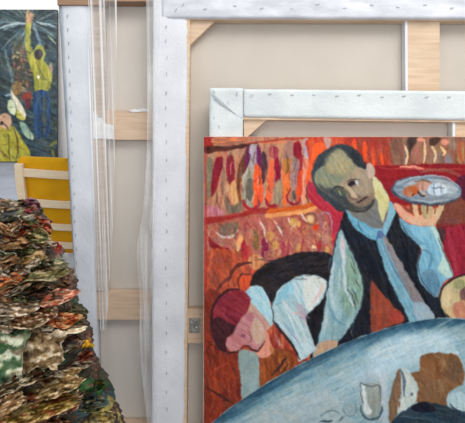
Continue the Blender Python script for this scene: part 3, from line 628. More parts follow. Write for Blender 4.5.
P([(334, 188), (341, 187.5), (345, 192), (342, 196), (337, 194)], (84, 88, 76)); St([(339, 191), (341, 194.5)], 1.6, (176, 176, 130), a=1); St([(333, 189), (339, 186.5), (345, 188.5)], 1.5, (40, 40, 44), a=1)
El(352, 183.5, 3.8, 2.8, (50, 34, 44), rot=-20); El(356.8, 182.6, 1.5, 2.2, (196, 196, 194)); St([(347, 182), (352, 179.5), (359, 180)], 1.3, (70, 60, 56), a=1); St([(345, 189), (351, 197), (357, 199.5)], 1.8, (110, 84, 66)); St([(356, 203), (361, 201), (367, 197)], 2.2, (60, 36, 40), a=1); P([(345, 184), (351, 188), (358, 197), (352, 196)], (196, 168, 134)); St([(346, 208), (356, 212), (367, 210), (374, 200)], 1.6, (46, 44, 46), a=1)
# --- collar and tie
P([(346.5, 210), (352, 216), (362, 222), (374, 228), (382, 229), (380, 238), (374, 240), (364, 235), (355, 228), (349, 219)], (92, 158, 188), (120, 184, 206), 35)
P([(389, 202), (395, 206), (395, 214), (390, 226), (385, 237), (382, 231), (387, 216)], (116, 170, 190), (130, 180, 196), 110); P([(379, 230), (385, 236), (383, 242), (376, 240)], (66, 100, 152), (80, 112, 150))
P([(377, 240), (384, 240), (391, 256), (400, 274), (412, 296), (426, 318), (413, 326), (403, 308), (391, 284), (382, 260)], (100, 154, 178), (130, 176, 190), 62); P([(383, 239), (388, 240), (398, 257), (409, 276), (421, 296), (434, 317), (424, 321), (411, 298), (398, 272)], (128, 122, 126), (146, 136, 134), 62)
St([(384, 246), (396, 272), (414, 302)], 1.6, (90, 110, 130), a=.8); P([(413, 305), (424, 303), (434, 317), (419, 323)], (146, 164, 180), (150, 180, 190))
# --- raised hand, cuff and sleeve
P([(400, 218), (410, 224), (422, 226), (434, 226), (440, 240), (446, 258), (453, 275), (446, 280), (440, 290), (437, 297), (427, 290), (419, 279), (417, 264), (421, 248), (410, 238), (402, 228)], (108, 164, 190), (130, 186, 208), 75)
P([(431, 227), (437, 231), (446, 256), (453, 274), (446, 277), (437, 268), (442, 256)], (170, 206, 200), (186, 214, 206), 75); St([(423, 250), (431, 256), (427, 276)], 3, (80, 130, 156), a=.8); St([(404, 226), (416, 240), (424, 244)], 5, (84, 130, 150), a=.6); P([(421, 274), (433, 270), (440, 284), (437, 296), (427, 288)], (88, 130, 156), (104, 144, 164))
P([(394, 204), (399, 204), (406, 211), (413, 215), (425, 213), (440, 206), (444, 203), (442, 211), (436, 224), (428, 225.5), (414, 225), (403, 219), (397, 212)], (226, 156, 128), (214, 176, 140), 20)
for x0, x1, cc in ((414, 417, (214, 180, 140)), (423, 425, (170, 160, 120)), (430, 430, (190, 164, 124)), (442, 437, (200, 176, 134))): St([(x0, 203), ((x0+x1)/2, 210), (x1, 218)], 5.2, cc, a=1, dry=.1)
for x in (419.5, 427, 434.5): St([(x, 205), (x+.5, 214)], 1.5, (96, 66, 52), a=1)
St([(406, 208), (411, 212), (412, 205)], 2.4, (110, 60, 50), a=.9); St([(397, 211), (404, 219), (415, 224)], 1.6, (250, 150, 130)); St([(436, 224), (441, 216)], 1.2, (96, 84, 66))
# --- plate
El(426.5, 190.5, 35.5, 15, (56, 64, 78), (76, 84, 96), rot=3); El(427.5, 189.5, 34, 13.6, (112, 128, 142), (140, 154, 164), rot=3, ang=5); El(431, 188.5, 27, 9.6, (150, 162, 170), (176, 184, 188), rot=3, ang=5)
El(425, 195, 24, 6, (110, 124, 138), (130, 142, 152), rot=3, a=.7); El(411, 191, 8.5, 5.6, (196, 128, 90), (180, 96, 60), rot=-15); El(424, 185.5, 9, 4.6, (200, 150, 128), (180, 120, 96)); El(437.5, 189.5, 10.5, 6.2, (178, 196, 208), (200, 212, 220)); 
St([(412, 196), (417, 191), (422, 196), (427, 195)], 2, (60, 40, 40), a=1); St([(415, 182), (424, 180), (431, 183)], 2, (110, 80, 50), a=.9); El(415, 190, 3, 3.6, (190, 90, 40)); St([(432, 188), (445, 188)], 1, (80, 90, 110), a=1); St([(434, 184), (434, 194)], .9, (90, 100, 120)); St([(441, 184), (441, 194)], .9, (90, 100, 120)); St([(420, 190), (427, 196)], 2.2, (214, 170, 140)); St([(398, 184), (412, 178), (430, 176), (448, 178), (459, 186)], 1.6, (176, 188, 196), a=.9); St([(412, 200), (430, 202), (448, 199)], 1.6, (160, 176, 186))
# --- right-hand face
El(469, 299, 30, 25, (30, 26, 30)); El(470, 299.5, 29.6, 24, (188, 178, 126), (206, 180, 136), ang=60); El(467, 294, 7, 9, (92, 64, 70), (130, 90, 80)); El(459, 284, 6, 5, (146, 150, 104)); P([(452, 306), (464, 300), (480, 306), (480, 322), (458, 320)], (206, 134, 104), (180, 120, 96)); El(446, 298, 4, 10, (214, 192, 146)); c.scatter(445, 282, 470, 318, 26, [(216, 190, 140), (160, 130, 100), (190, 150, 110), (150, 150, 110)], (3, 8), (1, 2.4), (30, 110), .5, 29)
# --- the blue table
EDGE = [(200, 436), (214, 421), (238, 402), (272, 380), (310, 359), (345, 343), (384, 329), (420, 320), (450, 318), (480, 322), (545, 338)]
P(catmull(EDGE, False).tolist()+[(545, 470), (190, 470)], (132, 164, 172), (158, 184, 188), -28, sm=False, L=26, T=3)
ex = catmull(EDGE, False); b_ = (slice(None), slice(None))
d_, t_ = c.sdf(ex, b_, False)
ed_y = np.interp(c.X, ex[:, 0], ex[:, 1]); ins = np.clip((c.Y-ed_y)/1.5, 0, 1)
st_ = (streak(c.X, c.Y, -27, 26, 2.6, 77)-.5)
rt = np.clip((c.X-330)/70, 0, 1)
def blend(al, col): c.img[:] = c.img*(1-al[..., None])+np.array(col)*al[..., None]
band = np.clip(1-np.abs(d_-34-st_*16)/22, 0, 1)*ins*(.35+.55*rt); blend(band, (186, 212, 222))
wid = 20-10*np.clip((c.X-380)/60, 0, 1)+6*np.clip((300-c.X)/60,0,1)-10*np.clip((260-c.X)/60, 0, 1)+10*0
a1 = np.clip(1-(d_+st_*18)/wid, 0, 1)**.9*ins; blend(a1*.85, (66, 122, 148)); a2 = np.clip(1-(d_+st_*10)/12, 0, 1)*ins; blend(a2*.9, (34, 68, 92))
for k in range(60):
    x = random.uniform(235, 470); y = np.interp(x, ex[:, 0], ex[:, 1])+random.uniform(12, 60); l = random.uniform(8, 26)
    St([(x-l*.5, y+l*.26), (x, y), (x+l*.5, y-l*.22)], random.uniform(.8, 2.2), random.choice([(196, 216, 222), (120, 156, 168), (170, 196, 200), (100, 146, 164)]), a=.5)
P([(372, 348), (395, 336), (425, 332), (455, 338), (445, 346), (415, 350), (395, 362), (380, 380), (370, 372)], (176, 206, 218), (204, 224, 230), -20, a=.75, soft=4); P([(380, 370), (388, 380), (388, 420), (382, 423), (378, 395)], (200, 206, 212), (186, 200, 208), 80, a=.7, soft=3)
P([(250, 420), (300, 395), (340, 398), (345, 440), (240, 440)], (166, 182, 184), (186, 194, 196), -20, a=.6, soft=5); El(370, 390, 13, 18, (176, 178, 186), a=.35, soft=3)
for a_ in ([(340, 229), (335, 246), (330, 270), (326, 296), (322, 320), (316, 344)], [(347, 243), (357, 264), (363, 284), (362, 302), (356, 318), (346, 332)], [(281, 283), (274, 298), (272, 310)], [(438, 238), (447, 260), (453, 275)], [(401, 222), (410, 238), (420, 249), (418, 266), (424, 284), (437, 297)]):
    St(a_, 1.5, (34, 44, 56), a=.75)
c.scatter(326, 250, 360, 335, 26, [(196, 212, 220), (96, 134, 146), (170, 190, 196), (150, 180, 160)], (6, 16), (.9, 2), (75, 110), .6, 64)
c.scatter(276, 284, 312, 345, 26, [(224, 232, 232), (140, 176, 190), (210, 190, 186)], (6, 16), (.9, 2), (40, 75), .6, 65)
c.scatter(260, 258, 330, 280, 20, [(60, 54, 60), (14, 12, 16)], (6, 16), (.9, 2), (-30, 10), .6, 66)
c.scatter(350, 225, 372, 320, 16, [(44, 50, 62), (10, 12, 20)], (8, 20), (.9, 2), (55, 85), .6, 67)
# glasses on the table
El(371, 401, 8.6, 15, (146, 160, 158), (164, 174, 170)); P([(364, 386), (380, 385), (380.5, 404), (378, 414), (367, 415)], (138, 148, 142), (160, 168, 160)); P([(361.5, 388), (365, 386), (368, 405), (372, 412), (366, 414), (363, 404)], (216, 222, 216), (196, 206, 204)); St([(360.5, 387), (361, 383.5), (365, 385), (372, 386), (379, 385), (381, 395), (380.5, 405)], 1.2, (84, 96, 92), a=1); St([(361, 405), (362, 413), (369, 419), (378, 418), (382, 411), (382, 406)], 2.8, (72, 88, 92), a=1); St([(360.8, 388), (362, 398), (363.5, 404)], 1.2, (84, 96, 96), a=1)
El(349, 409, 6.5, 6, (150, 170, 172), a=.8); St([(343, 408), (345, 414), (351, 416), (356, 412), (356, 405)], 1.5, (112, 134, 142), a=.9); St([(321, 416), (326, 412), (334, 410.5), (339, 413)], 1.4, (90, 112, 120)); St([(320, 421), (332, 421)], 2.4, (56, 76, 86), a=1); St([(339, 421), (344, 416)], 2.6, (80, 104, 116))
# seated brown figure
P([(395, 378), (400, 369), (403, 376), (400, 398), (397, 414), (390, 424), (389, 404)], (118, 92, 70), (136, 104, 78), 90)
P([(401, 370), (407, 369), (413, 376), (418, 382), (418, 398), (412, 404), (402, 412), (397, 412), (401, 392)], (180, 194, 190), (200, 210, 202), 80); St([(401, 370), (404, 380), (404, 396)], 3, (76, 92, 116), a=.9); St([(406, 372), (412, 378)], 1.6, (170, 190, 196)); El(412, 394, 1, 1.4, (70, 80, 84)); El(400, 405, 1.6, 3, (130, 90, 70)); St([(403, 398), (400, 410)], 2, (226, 228, 224))
P([(411, 374), (419, 370), (420, 358), (428, 353.5), (444, 353), (457, 355.5), (461, 362), (465, 374), (463, 384), (457, 387), (450, 392), (447, 399), (449, 406), (436, 408), (418, 403), (418, 386)], (118, 80, 52), (142, 100, 64), 40)
P([(424, 362), (434, 357), (442, 368), (440, 380), (428, 378)], (122, 78, 48), (138, 94, 60), soft=3); P([(448, 358), (457, 359), (463, 372), (456, 382), (449, 376)], (104, 78, 58), (116, 88, 64), soft=3); St([(436, 356), (444, 362), (440, 372)], 3, (150, 116, 84), a=.7); P([(426, 384), (444, 380), (446, 394), (434, 402), (424, 396)], (140, 104, 70), (126, 90, 62))
El(458, 402, 12, 10.5, (160, 190, 196), (184, 208, 212)); P([(380, 470), (388, 430), (398, 415), (412, 406), (424, 402), (440, 404), (452, 408), (466, 413), (545, 432), (545, 470)], (34, 50, 64), (50, 70, 82), 10); P([(412, 406), (424, 402), (434, 406), (434, 412), (416, 412)], (24, 28, 42)); St([(450, 404), (458, 411), (472, 412)], 1.8, (40, 54, 66), a=1); St([(400, 416), (430, 420)], 1.6, (90, 116, 130), a=.6)
P([(460, 340), (545, 352), (545, 405), (470, 400), (466, 370)], (160, 190, 200), (130, 166, 178), -10, a=.9)
c.scatter(206, 140, 534, 448, 260, [(230, 220, 210), (40, 30, 34)], (3, 9), (.7, 1.4), (0, 180), .16, 31)
c.finish(.95, 7, .4)
M_paintD = vcmat('oil_paint_bar_scene', .5, .35, 260, .12)
c.mesh('painted_surface', plP, .0035, M_paintD, D, .0012)
slab('canvas_edge', plP, [(203.6, 136.6), (540, 136.6), (540, 453), (203.2, 453)], 0.0015, .036, M_side, D, 0)

# ================================================================ HEAP OF DRIED PAINT
HY = .98
SIL = [(-5, 197), (18, 199), (36, 205), (44, 218), (53, 240), (57, 256), (67, 276), (78, 300), (86, 325), (96, 348), (106, 374), (117, 398), (127, 423), (140, 455), (150, 480)]
zs = []; xs = []
for x, y in SIL:
    p = at(x-1-11*min(1, max(0, (y-200)/190)), y+9*max(0, 1-(y-197)/60), HY); zs.append(p.z); xs.append(p.x)
zs = np.array(zs); xs = np.array(xs); xc = at(-34, 300, HY).x
zt, zb = zs[0]+.012, zs[-1]
def prof(z):
    return float(np.interp(z, zs[::-1], xs[::-1]))-xc
PATCH = []
heap = thing('paint_heap', 'tall crusted mound of dried oil paint in the left foreground', 'mound', (xc, HY, zb))
nz_, na = 300, 420
V = []
ladder = [noise.noise(Vector((0, 0, i*.37))) for i in range(400)]
for j in range(nz_+1):
    t = j/nz_; z = zb+(zt-zb)*(1-(1-t))
    if z <= zs[0]: r = prof(z)
    else: r = prof(zs[0])*math.sqrt(max(0, 1-((z-zs[0])/.012)**2))
    for i in range(na):
        a = math.pi + 2*math.pi*i/na*1.0
        ca, sa = math.cos(a), math.sin(a)
        q = Vector((ca*r*1.0, sa*r*.7, z))
        d = .030*noise.noise(Vector((q.x*4, q.y*4, z*26))) + .016*noise.noise(Vector((q.x*14, q.y*14, z*60)))
        d += .008*noise.noise(Vector((q.x*45, q.y*45, z*130+3))) + .004*noise.noise(Vector((q.x*130, q.y*130, z*200)))
        bf = min(1, j/25); k = 1+d/max(r, .08)*(.4+.6*bf)
        zz = z + .007*noise.noise(Vector((q.x*20, q.y*20, z*20)))
        V.append(Vector((xc+q.x*k, HY+q.y*k, zz)))
Fc = []
for j in range(nz_):
    for i in range(na):
        a = j*na+i; b = j*na+(i+1) % na; Fc.append([a, b, b+na, a+na])
Fc.append([nz_*na+i for i in range(na)]); Fc.append([i for i in range(na)][::-1])
bvh = BVHTree.FromPolygons(V, Fc)
def hit(px, py):
    h = bvh.ray_cast(CAM, ray(px, py).normalized())
    return h[0], h[1]
for px, py, rad, cc in [(95, 352, .03, (116, 44, 40)), (108, 348, .03, (140, 62, 54)), (85, 358, .025, (104, 40, 36)), (118, 372, .02, (84, 50, 44)), (88, 343, .022, (176, 116, 60)), (98, 341, .016, (190, 150, 50)), (80, 390, .035, (36, 84, 36)), (100, 386, .03, (42, 92, 40)), (60, 360, .03, (34, 60, 36)), (112, 388, .02, (30, 74, 50)), (108, 402, .035, (46, 70, 76)), (88, 408, .03, (50, 72, 76)), (100, 418, .035, (176, 160, 86)), (118, 414, .03, (170, 150, 92)), (74, 402, .025, (170, 140, 120)), (60, 400, .02, (146, 130, 104)), (30, 412, .06, (140, 124, 64)), (50, 414, .03, (150, 132, 70)), (45, 420, .02, (110, 30, 44)), (15, 420, .05, (136, 110, 58)), (78, 312, .025, (50, 84, 56)), (76, 302, .02, (60, 80, 60)), (78, 330, .03, (96, 60, 52)), (52, 236, .03, (150, 66, 56)), (45, 226, .03, (140, 66, 58)), (58, 252, .012, (140, 64, 58)), (70, 285, .02, (120, 80, 70)), (25, 345, .03, (40, 34, 28)), (62, 345, .03, (50, 36, 32)), (100, 372, .03, (60, 62, 44)), (82, 372, .03, (66, 60, 44))]:
    h, _ = hit(px, py)
    if h: PATCH.append((h, rad, cc))
pal = [(64, 54, 40), (40, 46, 34), (92, 70, 52), (30, 24, 22), (120, 100, 76), (70, 46, 40), (52, 66, 48), (110, 56, 46), (150, 132, 106), (58, 62, 66)]
def heapcol(v, sc=1.0):
    n1 = noise.noise(Vector((v.x*16*sc, v.y*16*sc, v.z*38*sc))); n2 = noise.noise(Vector((v.x*45*sc+9, v.y*45*sc, v.z*80*sc)))
    k = (n1*1.6+n2*1.1+1.4)*3.6
    i = int(k) % len(pal); f = k-int(k); f = f*f*(3-2*f)
    c0 = np.array(pal[i]); c1 = np.array(pal[(i+1) % len(pal)]); cc = c0*(1-f)+c1*f
    for h, rad, pc in PATCH:
        d = (v-h); d = Vector((d.x*.75, d.y*.6, d.z*1.6)).length/rad + n2*.9+n1*.3
        if d < 1:
            wgt = min(1, (1-d)*3); cc = cc*(1-wgt)+np.array(pc)*(1+.35*n2)*wgt
    return (*lin(tuple(np.clip(cc, 4, 250))), 1)
heapcol0 = heapcol
heapcol = lambda v: (lambda c_: tuple(x*.78 for x in c_[:3])+(1,))(heapcol0(v))
cols = [heapcol(v) if v.y < HY+.1 else (.05, .04, .03, 1) for v in V]
M_heap = vcmat('crusted_oil_paint', .5, .9, 160, .3, .6, 110)
link('crusted_body', V, Fc, M_heap, heap, smooth=True, colors=cols)
# palette trolley that carries it, below the picture
rb = prof(zb)
tr_ = thing('palette_table', 'wooden palette table carrying the paint mound', 'table', (xc, HY, 0))
def disc(name, cx, cy, z0, z1, rx, ry, m, parent, n=48):
    V = [(cx+math.cos(2*math.pi*k/n)*rx, cy+math.sin(2*math.pi*k/n)*ry, z) for z in (z0, z1) for k in range(n)]
    Fc = [list(range(n))[::-1], [k+n for k in range(n)]]+[[k, (k+1) % n, (k+1) % n+n, k+n] for k in range(n)]
    return bevel(link(name, V, Fc, m, parent), .004)
disc('table_top', xc, HY, zb-.035, zb-.004, rb*.9, rb*.62, M_tray, tr_)
for sx in (-1, 1):
    for sy in (-1, 1):
        x = xc+sx*rb*.55-.02; y = HY+sy*rb*.36-.02
        box('leg', (x, y, 0), (x+.04, y+.04, zb-.036), M_tray, tr_, .003)
# yellow blob: a part of the mound
def blob(px, py, r, col, name='paint_blob', sq=.6, seed=0, parent=heap, label=None):
    h, n = hit(px, py); h = h + (CAM-h).normalized()*.012
    V = []; Fc = []; a, b = 22, 14
    for j in range(b+1):
        for i in range(a):
            th = math.pi*j/b; ph = 2*math.pi*i/a
            d = Vector((math.sin(th)*math.cos(ph), math.sin(th)*math.sin(ph)*.7, math.cos(th)*sq))
            V.append(h + d*r*(1+.75*noise.noise(d*2.3+Vector((seed, 0, 0)))))
    for j in range(b):
        for i in range(a):
            k = j*a+i; l = j*a+(i+1) % a; Fc.append([k, k+a, l+a, l])
    o = link(name, V, Fc, mat('paint_%d_%d_%d' % col, col, tuple(int(x*.7) for x in col), 90, .4, bump=.8, bscale=200), parent, smooth=True)
    if label: o['label'] = label
blob(84, 344, .013, (240, 178, 16), seed=1, label='bright yellow dab of paint'); blob(91, 345.5, .007, (214, 168, 40), seed=4, label='small ochre yellow dab of paint')

# ---- scraps of dried paint
M_scrap = vcmat('dried_paint_skin', .4, .8, 240, .35, .42, 150)
def scrap(px, py, wp, hp, rot, colA, colB, colE, label, seed, group=None, lift=.012, tilt=.75, crumple=1.25, nu=60, nv=26, name='paint_scrap', curl=.25, rect=.0, ew=.10, con=1.42, fq=1.0):
    h, n = hit(px, py)
    if h is None: return None
    dist = (h-CAM).length
    wd = wp/F*dist; hh = hp/F*dist
    vd = (CAM-h).normalized()
    a = math.radians(rot)
    R = Vector((1, 0, 0)); U = vd.cross(R).normalized()*1.0
    U = -U if U.z < 0 else U
    side = Vector((n.x, n.y, 0)); 
    d1 = R*math.cos(a)+U*math.sin(a); d2 = U*math.cos(a)-R*math.sin(a)
    back = -vd
    c0 = h + vd*lift
    V = []; CO = []
    rr = random.Random(seed); so = seed*3.17
    wd *= 1.3; hh *= 1.22
    gy = lambda c_, k_=.06: tuple(np.array(c_)*(1-k_)+np.array((sum(c_)/3+8, sum(c_)/3, sum(c_)/3-12))*k_)
    colA, colB, colE = gy(colA), gy(colB), gy(colE, .03)
    cA, cB, cE = np.array(colA), np.array(colB), np.array(colE)
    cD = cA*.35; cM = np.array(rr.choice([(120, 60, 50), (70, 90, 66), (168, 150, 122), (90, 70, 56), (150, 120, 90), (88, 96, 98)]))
    for j in range(nv+1):
        v = j/nv*2-1
        for i in range(nu+1):
            u = i/nu*2-1
            ea = .90+.22*noise.noise(Vector((v*1.6, so, 1)))+.10*noise.noise(Vector((v*6, so, 2)))
            top = v > 0
            eb = .84+.40*noise.noise(Vector((u*1.7, so, 3 if top else 13)))+.14*noise.noise(Vector((u*4, so, 4 if top else 14)))+.10*noise.noise(Vector((u*15, so, 6 if top else 16)))*.4
            taper = math.sqrt(max(.0, 1-(1-rect)*.9*abs(u)**3.2))
            x = u*ea*wd/2; y = v*eb*hh/2*taper
            # pleats running roughly along the scrap, plus fine crumples
            fold = math.sin(y*150/(1+hh*6)+noise.noise(Vector((x*14, y*10, so)))*5+so)
            dd = (.007*fold + .014*noise.noise(Vector((x*26+so, y*50, so))) + .020*abs(noise.noise(Vector((x*50-so, y*85, so*2)))) + .008*noise.noise(Vector((x*110, y*170+so, so))))
            dd *= crumple*min(1, hh/.05+.35)
            up = (v+1)/2
            dd += curl*hh*(v*v)*.25*math.sin(so) + curl*wd*.12*u*u*math.cos(so*1.3)
            y2 = y+noise.noise(Vector((x*20, so, 7)))*.007*crumple
            V.append(c0 + d1*x + d2*y2 + back*(up*hh*tilt - dd - u*u*wd*-.10))
            q = noise.noise(Vector((x*28*fq+so, y*150*fq*fq, 5+so)))*1.2+noise.noise(Vector((x*90*fq, y*300*fq*fq, so)))*1.0
            f = min(1, max(0, .5+q)); cc = cA*(1-f)+cB*f
            g = noise.noise(Vector((x*45*fq+9, y*210*fq*fq, so+4)))+.6*noise.noise(Vector((x*130*fq, y*300*fq*fq, so)))
            if g > .22: k_ = min(1, (g-.22)*7); cc = cc*(1-k_*.8)+cE*k_*.8
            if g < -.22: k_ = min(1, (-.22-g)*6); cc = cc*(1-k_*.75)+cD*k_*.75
            g2 = noise.noise(Vector((x*40-so, y*130, so+9)))
            if g2 > .18: k_ = min(1, (g2-.18)*7); cc = cc*(1-k_*.6)+cM*k_*.6
            e = min(1-abs(u), (1-abs(v))*hh/wd*1.4)
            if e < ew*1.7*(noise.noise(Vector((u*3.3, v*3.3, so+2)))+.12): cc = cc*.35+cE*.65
            l_ = cc.mean(); cc = l_+(cc-l_)*.82; cc = (cc-92)*con+np.array((86, 78, 68))
            CO.append((*lin(tuple(np.clip(cc, 8, 245))), 1))
    Fq = []
    for j in range(nv):
        for i in range(nu):
            k = j*(nu+1)+i; Fq.append([k, k+1, k+nu+2, k+nu+1])
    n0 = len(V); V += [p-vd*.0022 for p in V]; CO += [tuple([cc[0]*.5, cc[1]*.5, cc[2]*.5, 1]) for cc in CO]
    Fq += [[k+n0 for k in f[::-1]] for f in Fq]
    ring = [i for i in range(nu+1)]+[j*(nu+1)+nu for j in range(1, nv+1)]+[nv*(nu+1)+i for i in range(nu-1, -1, -1)]+[j*(nu+1) for j in range(nv-1, 0, -1)]
    Fq += [[ring[(k+1) % len(ring)], ring[k], ring[k]+n0, ring[(k+1) % len(ring)]+n0] for k in range(len(ring))]
    o = link(name, V, Fq, M_scrap, None, smooth=True, loc=tuple(c0), colors=CO)
    tag(o, label, 'paint scrap', group or 'scraps of dried paint on the mound')
    return o
TAN, CREAM, OLIVE, DK = (150, 128, 98), (206, 192, 166), (96, 92, 66), (52, 42, 36)
SC = [
 # px, py, w, h, rot, A, B, edge, label
 (10, 206, 30, 13, 8, (84, 84, 70), (130, 104, 92), (186, 180, 168), 'grey-green crumpled scrap at the very top of the mound', .012, 0),
 (27, 205, 20, 11, -5, (96, 60, 84), (64, 52, 62), (150, 110, 130), 'dark purple scrap at the top of the mound beside the chair post', .012, 0),
 (31, 209, 9, 6, 10, (176, 60, 82), (140, 44, 66), (206, 120, 130), 'small crimson pink scrap near the top of the mound', .022, 0),
 (6, 220, 22, 14, 20, (84, 96, 80), (52, 56, 48), (196, 196, 186), 'pale-edged green scrap at the left of the upper mound', .014, 0),
 (12, 226, 16, 12, 35, (70, 58, 52), (120, 96, 76), (206, 196, 176), 'cup-shaped tan scrap with a cream rim on the upper mound', .02, 0),
 (36, 224, 26, 14, -25, (150, 76, 64), (112, 58, 52), (196, 130, 112), 'rust-red scrap below the purple scrap at the top', .012, 0),
 (46, 236, 22, 12, -35, (160, 66, 58), (116, 58, 52), (190, 110, 96), 'brick-red scrap against the lowest visible chair slat', .012, 0),
 (24, 233, 40, 13, -6, (128, 112, 84), (92, 88, 62), (204, 188, 160), 'long tan scrap with cream edge across the upper mound', .018, 0),
 (53, 250, 12, 16, -60, (176, 66, 64), (130, 52, 52), (196, 110, 100), 'salmon-red scrap on the right edge below the chair slats', .010, 0),
 (8, 244, 34, 13, 6, (120, 96, 80), (150, 116, 90), (190, 170, 140), 'brown and tan scrap at the left edge below the cream-rimmed one', .016, 0),
 (40, 247, 26, 8, 12, (84, 56, 56), (170, 168, 164), (214, 212, 206), 'thin grey-white curled scrap beside the brick-red one', .018, 0),
 (4, 258, 24, 12, -40, (70, 92, 72), (110, 118, 96), (200, 206, 198), 'green scrap with white edge sloping down at the left', .018, 0),
 (24, 258, 34, 12, 10, (112, 102, 70), (140, 112, 88), (176, 160, 130), 'olive-brown crumpled scrap above the long grey-green slab', .014, 0),
 (45, 264, 28, 14, 5, (72, 88, 78), (104, 116, 104), (140, 150, 146), 'slate-green scrap towards the right edge of the mound', .016, 0),
 (26, 276, 62, 20, 14, (110, 106, 76), (84, 92, 76), (176, 168, 144), 'long olive slab of crumpled paint sloping up to the right', .028, 0),
 (8, 280, 22, 11, 8, (150, 92, 56), (190, 104, 56), (176, 160, 140), 'orange-stained scrap under the left end of the olive slab', .034, 0),
 (57, 281, 22, 18, -10, (104, 78, 66), (72, 62, 54), (150, 120, 100), 'brown knobbly scrap at the right end of the olive slab', .014, 0),
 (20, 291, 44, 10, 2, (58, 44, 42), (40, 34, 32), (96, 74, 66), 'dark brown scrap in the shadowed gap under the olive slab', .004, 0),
 (49, 298, 48, 12, 8, (176, 132, 108), (196, 96, 84), (224, 204, 184), 'pinkish cream scrap ending at the right edge of the mound', .030, 0),
 (14, 306, 36, 14, 4, (160, 142, 122), (110, 96, 84), (214, 206, 196), 'grey-white crumpled scrap at the left, level with the pinkish one', .026, 0),
 (40, 310, 26, 14, -12, (170, 140, 116), (96, 60, 50), (216, 206, 190), 'cream scrap with a dark slit at the middle of the mound', .028, 0),
 (16, 321, 44, 13, 4, (150, 112, 88), (98, 84, 70), (204, 190, 172), 'tan scrap with rusty flecks just above the green and white piece', .026, 0),
 (56, 320, 40, 12, 4, (140, 66, 44), (170, 104, 66), (200, 170, 136), 'rust-orange scrap above the long cream-edged flake', .024, 0),
 (74, 314, 22, 18, -8, (58, 88, 60), (84, 76, 58), (120, 110, 90), 'mossy green scrap on the right edge beneath the pinkish one', .012, 0),
 (52, 330, 50, 7, 5, (206, 192, 168), (176, 156, 126), (228, 218, 200), 'long thin cream flake curving to the right edge', .034, 0),
 (70, 340, 18, 12, 0, (70, 48, 42), (96, 66, 52), (128, 100, 70), 'dark brown knob beside the bright yellow dab', .004, 0),
 (24, 377, 40, 11, 4, (130, 114, 86), (96, 84, 64), (208, 196, 172), 'pointed tan scrap under the folded brown sheet', .026, .1),
 (8, 384, 38, 12, 28, (84, 78, 60), (116, 110, 88), (204, 200, 184), 'olive scrap with pale tip at the lower left', .024, .1),
 (50, 386, 46, 20, 16, (146, 126, 92), (104, 92, 66), (214, 202, 176), 'thick tan rolled scrap with cream right end, lower middle', .036, .4),
 (6, 400, 24, 20, 30, (110, 84, 62), (170, 150, 120), (206, 192, 170), 'curled tan scrap with white rim at the lower left corner', .032, .3),
 (32, 410, 66, 18, 10, (142, 126, 66), (116, 96, 56), (196, 180, 140), 'broad ochre-olive slab along the bottom of the picture', .030, .3),
 (66, 404, 26, 18, 40, (150, 130, 114), (100, 90, 80), (208, 190, 176), 'grey-pink lump at the bottom beside the ochre slab', .022, .2),
 (46, 421, 34, 10, 2, (96, 34, 44), (60, 50, 44), (170, 140, 110), 'maroon scrap at the bottom edge under the ochre slab', .036, .2),
 (80, 359, 20, 7, 20, (112, 58, 52), (84, 48, 42), (124, 70, 60), 'dull maroon ledge of paint rising right under the yellow dab', .006, .85),
 (82, 387, 34, 9, 8, (44, 78, 40), (40, 60, 36), (70, 96, 58), 'moss-green ledge of paint on the lower right slope', .008, .85),
 (84, 402, 30, 8, 6, (48, 72, 80), (50, 60, 58), (96, 112, 110), 'teal-blue ledge of paint under the moss-green ledge', .008, .85),
 (92, 418, 34, 9, 4, (160, 146, 90), (120, 108, 72), (184, 172, 122), 'straw-yellow ledge of paint at the foot of the right slope', .012, .85),
]
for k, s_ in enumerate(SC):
    scrap(*s_[:9], seed=k+1, lift=s_[9], rect=s_[10])
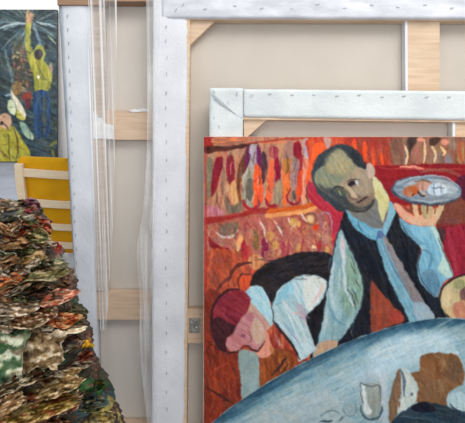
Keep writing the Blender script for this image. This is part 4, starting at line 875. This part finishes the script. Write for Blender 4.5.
scrap(36, 350, 42, 31, -4, (146, 128, 98), (112, 92, 68), (222, 212, 192), 'broad folded brown sheet with a white curled right edge', 60, lift=.040, crumple=.7, rect=.85, tilt=.3, curl=.5, ew=.12, con=1.1, fq=.6)
scrap(7, 352, 26, 44, -4, (48, 96, 68), (104, 126, 102), (206, 214, 200), 'folded sheet smeared green and white at the left edge', 61, lift=.052, crumple=.5, rect=.95, tilt=.2, curl=.3, ew=.03, con=1.15, fq=.5)
rr = random.Random(12)
shades = {'brown': ((84, 62, 48), (120, 92, 70), (170, 146, 116)), 'green': ((52, 68, 46), (84, 92, 64), (140, 140, 110)), 'grey': ((96, 92, 84), (130, 122, 112), (190, 184, 172)), 'red': ((112, 50, 44), (76, 44, 40), (150, 90, 76))}
def near(x, y):
    b = min(SC, key=lambda q: (q[0]-x)**2*.4+(q[1]-y)**2)
    ws = b[8].split(); e = next((i for i, t in enumerate(ws) if t in ('scrap', 'slab', 'flake', 'ledge', 'lump', 'knob')), 3)
    dx, dy = x-b[0], y-b[1]
    side = ('above' if dy < 0 else 'below') if abs(dy) > abs(dx)*.5 else ('left of' if dx < 0 else 'right of')
    return side+' the '+' '.join(ws[:e+1])
for k in range(100):
    py = rr.uniform(206, 418); xe = float(np.interp(py, [p[1] for p in SIL], [p[0] for p in SIL]))
    px = rr.uniform(-4, xe-12) if py < 320 else rr.uniform(-4, xe-26)
    if (py > 330 and py < 372 and px < 56): continue
    nm = rr.choice(list(shades)); a_, b_2, e_ = shades[nm]
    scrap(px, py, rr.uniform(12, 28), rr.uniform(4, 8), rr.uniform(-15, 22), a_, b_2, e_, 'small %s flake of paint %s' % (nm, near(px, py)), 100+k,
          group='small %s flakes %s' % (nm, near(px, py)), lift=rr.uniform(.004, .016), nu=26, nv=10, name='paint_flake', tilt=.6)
# white rag caught on the edge of the chair seat
rag = cloth('white_rag', plC, [(60, 253), (78, 253), (80, 268), (61, 270)], .012, .002, M_paper, None, 14, 12, .008, 30, 4, .004, loc=tuple(plC.P(69, 261, .012)))
tag(rag, 'small crumpled white rag hanging below the yellow chair back', 'rag')
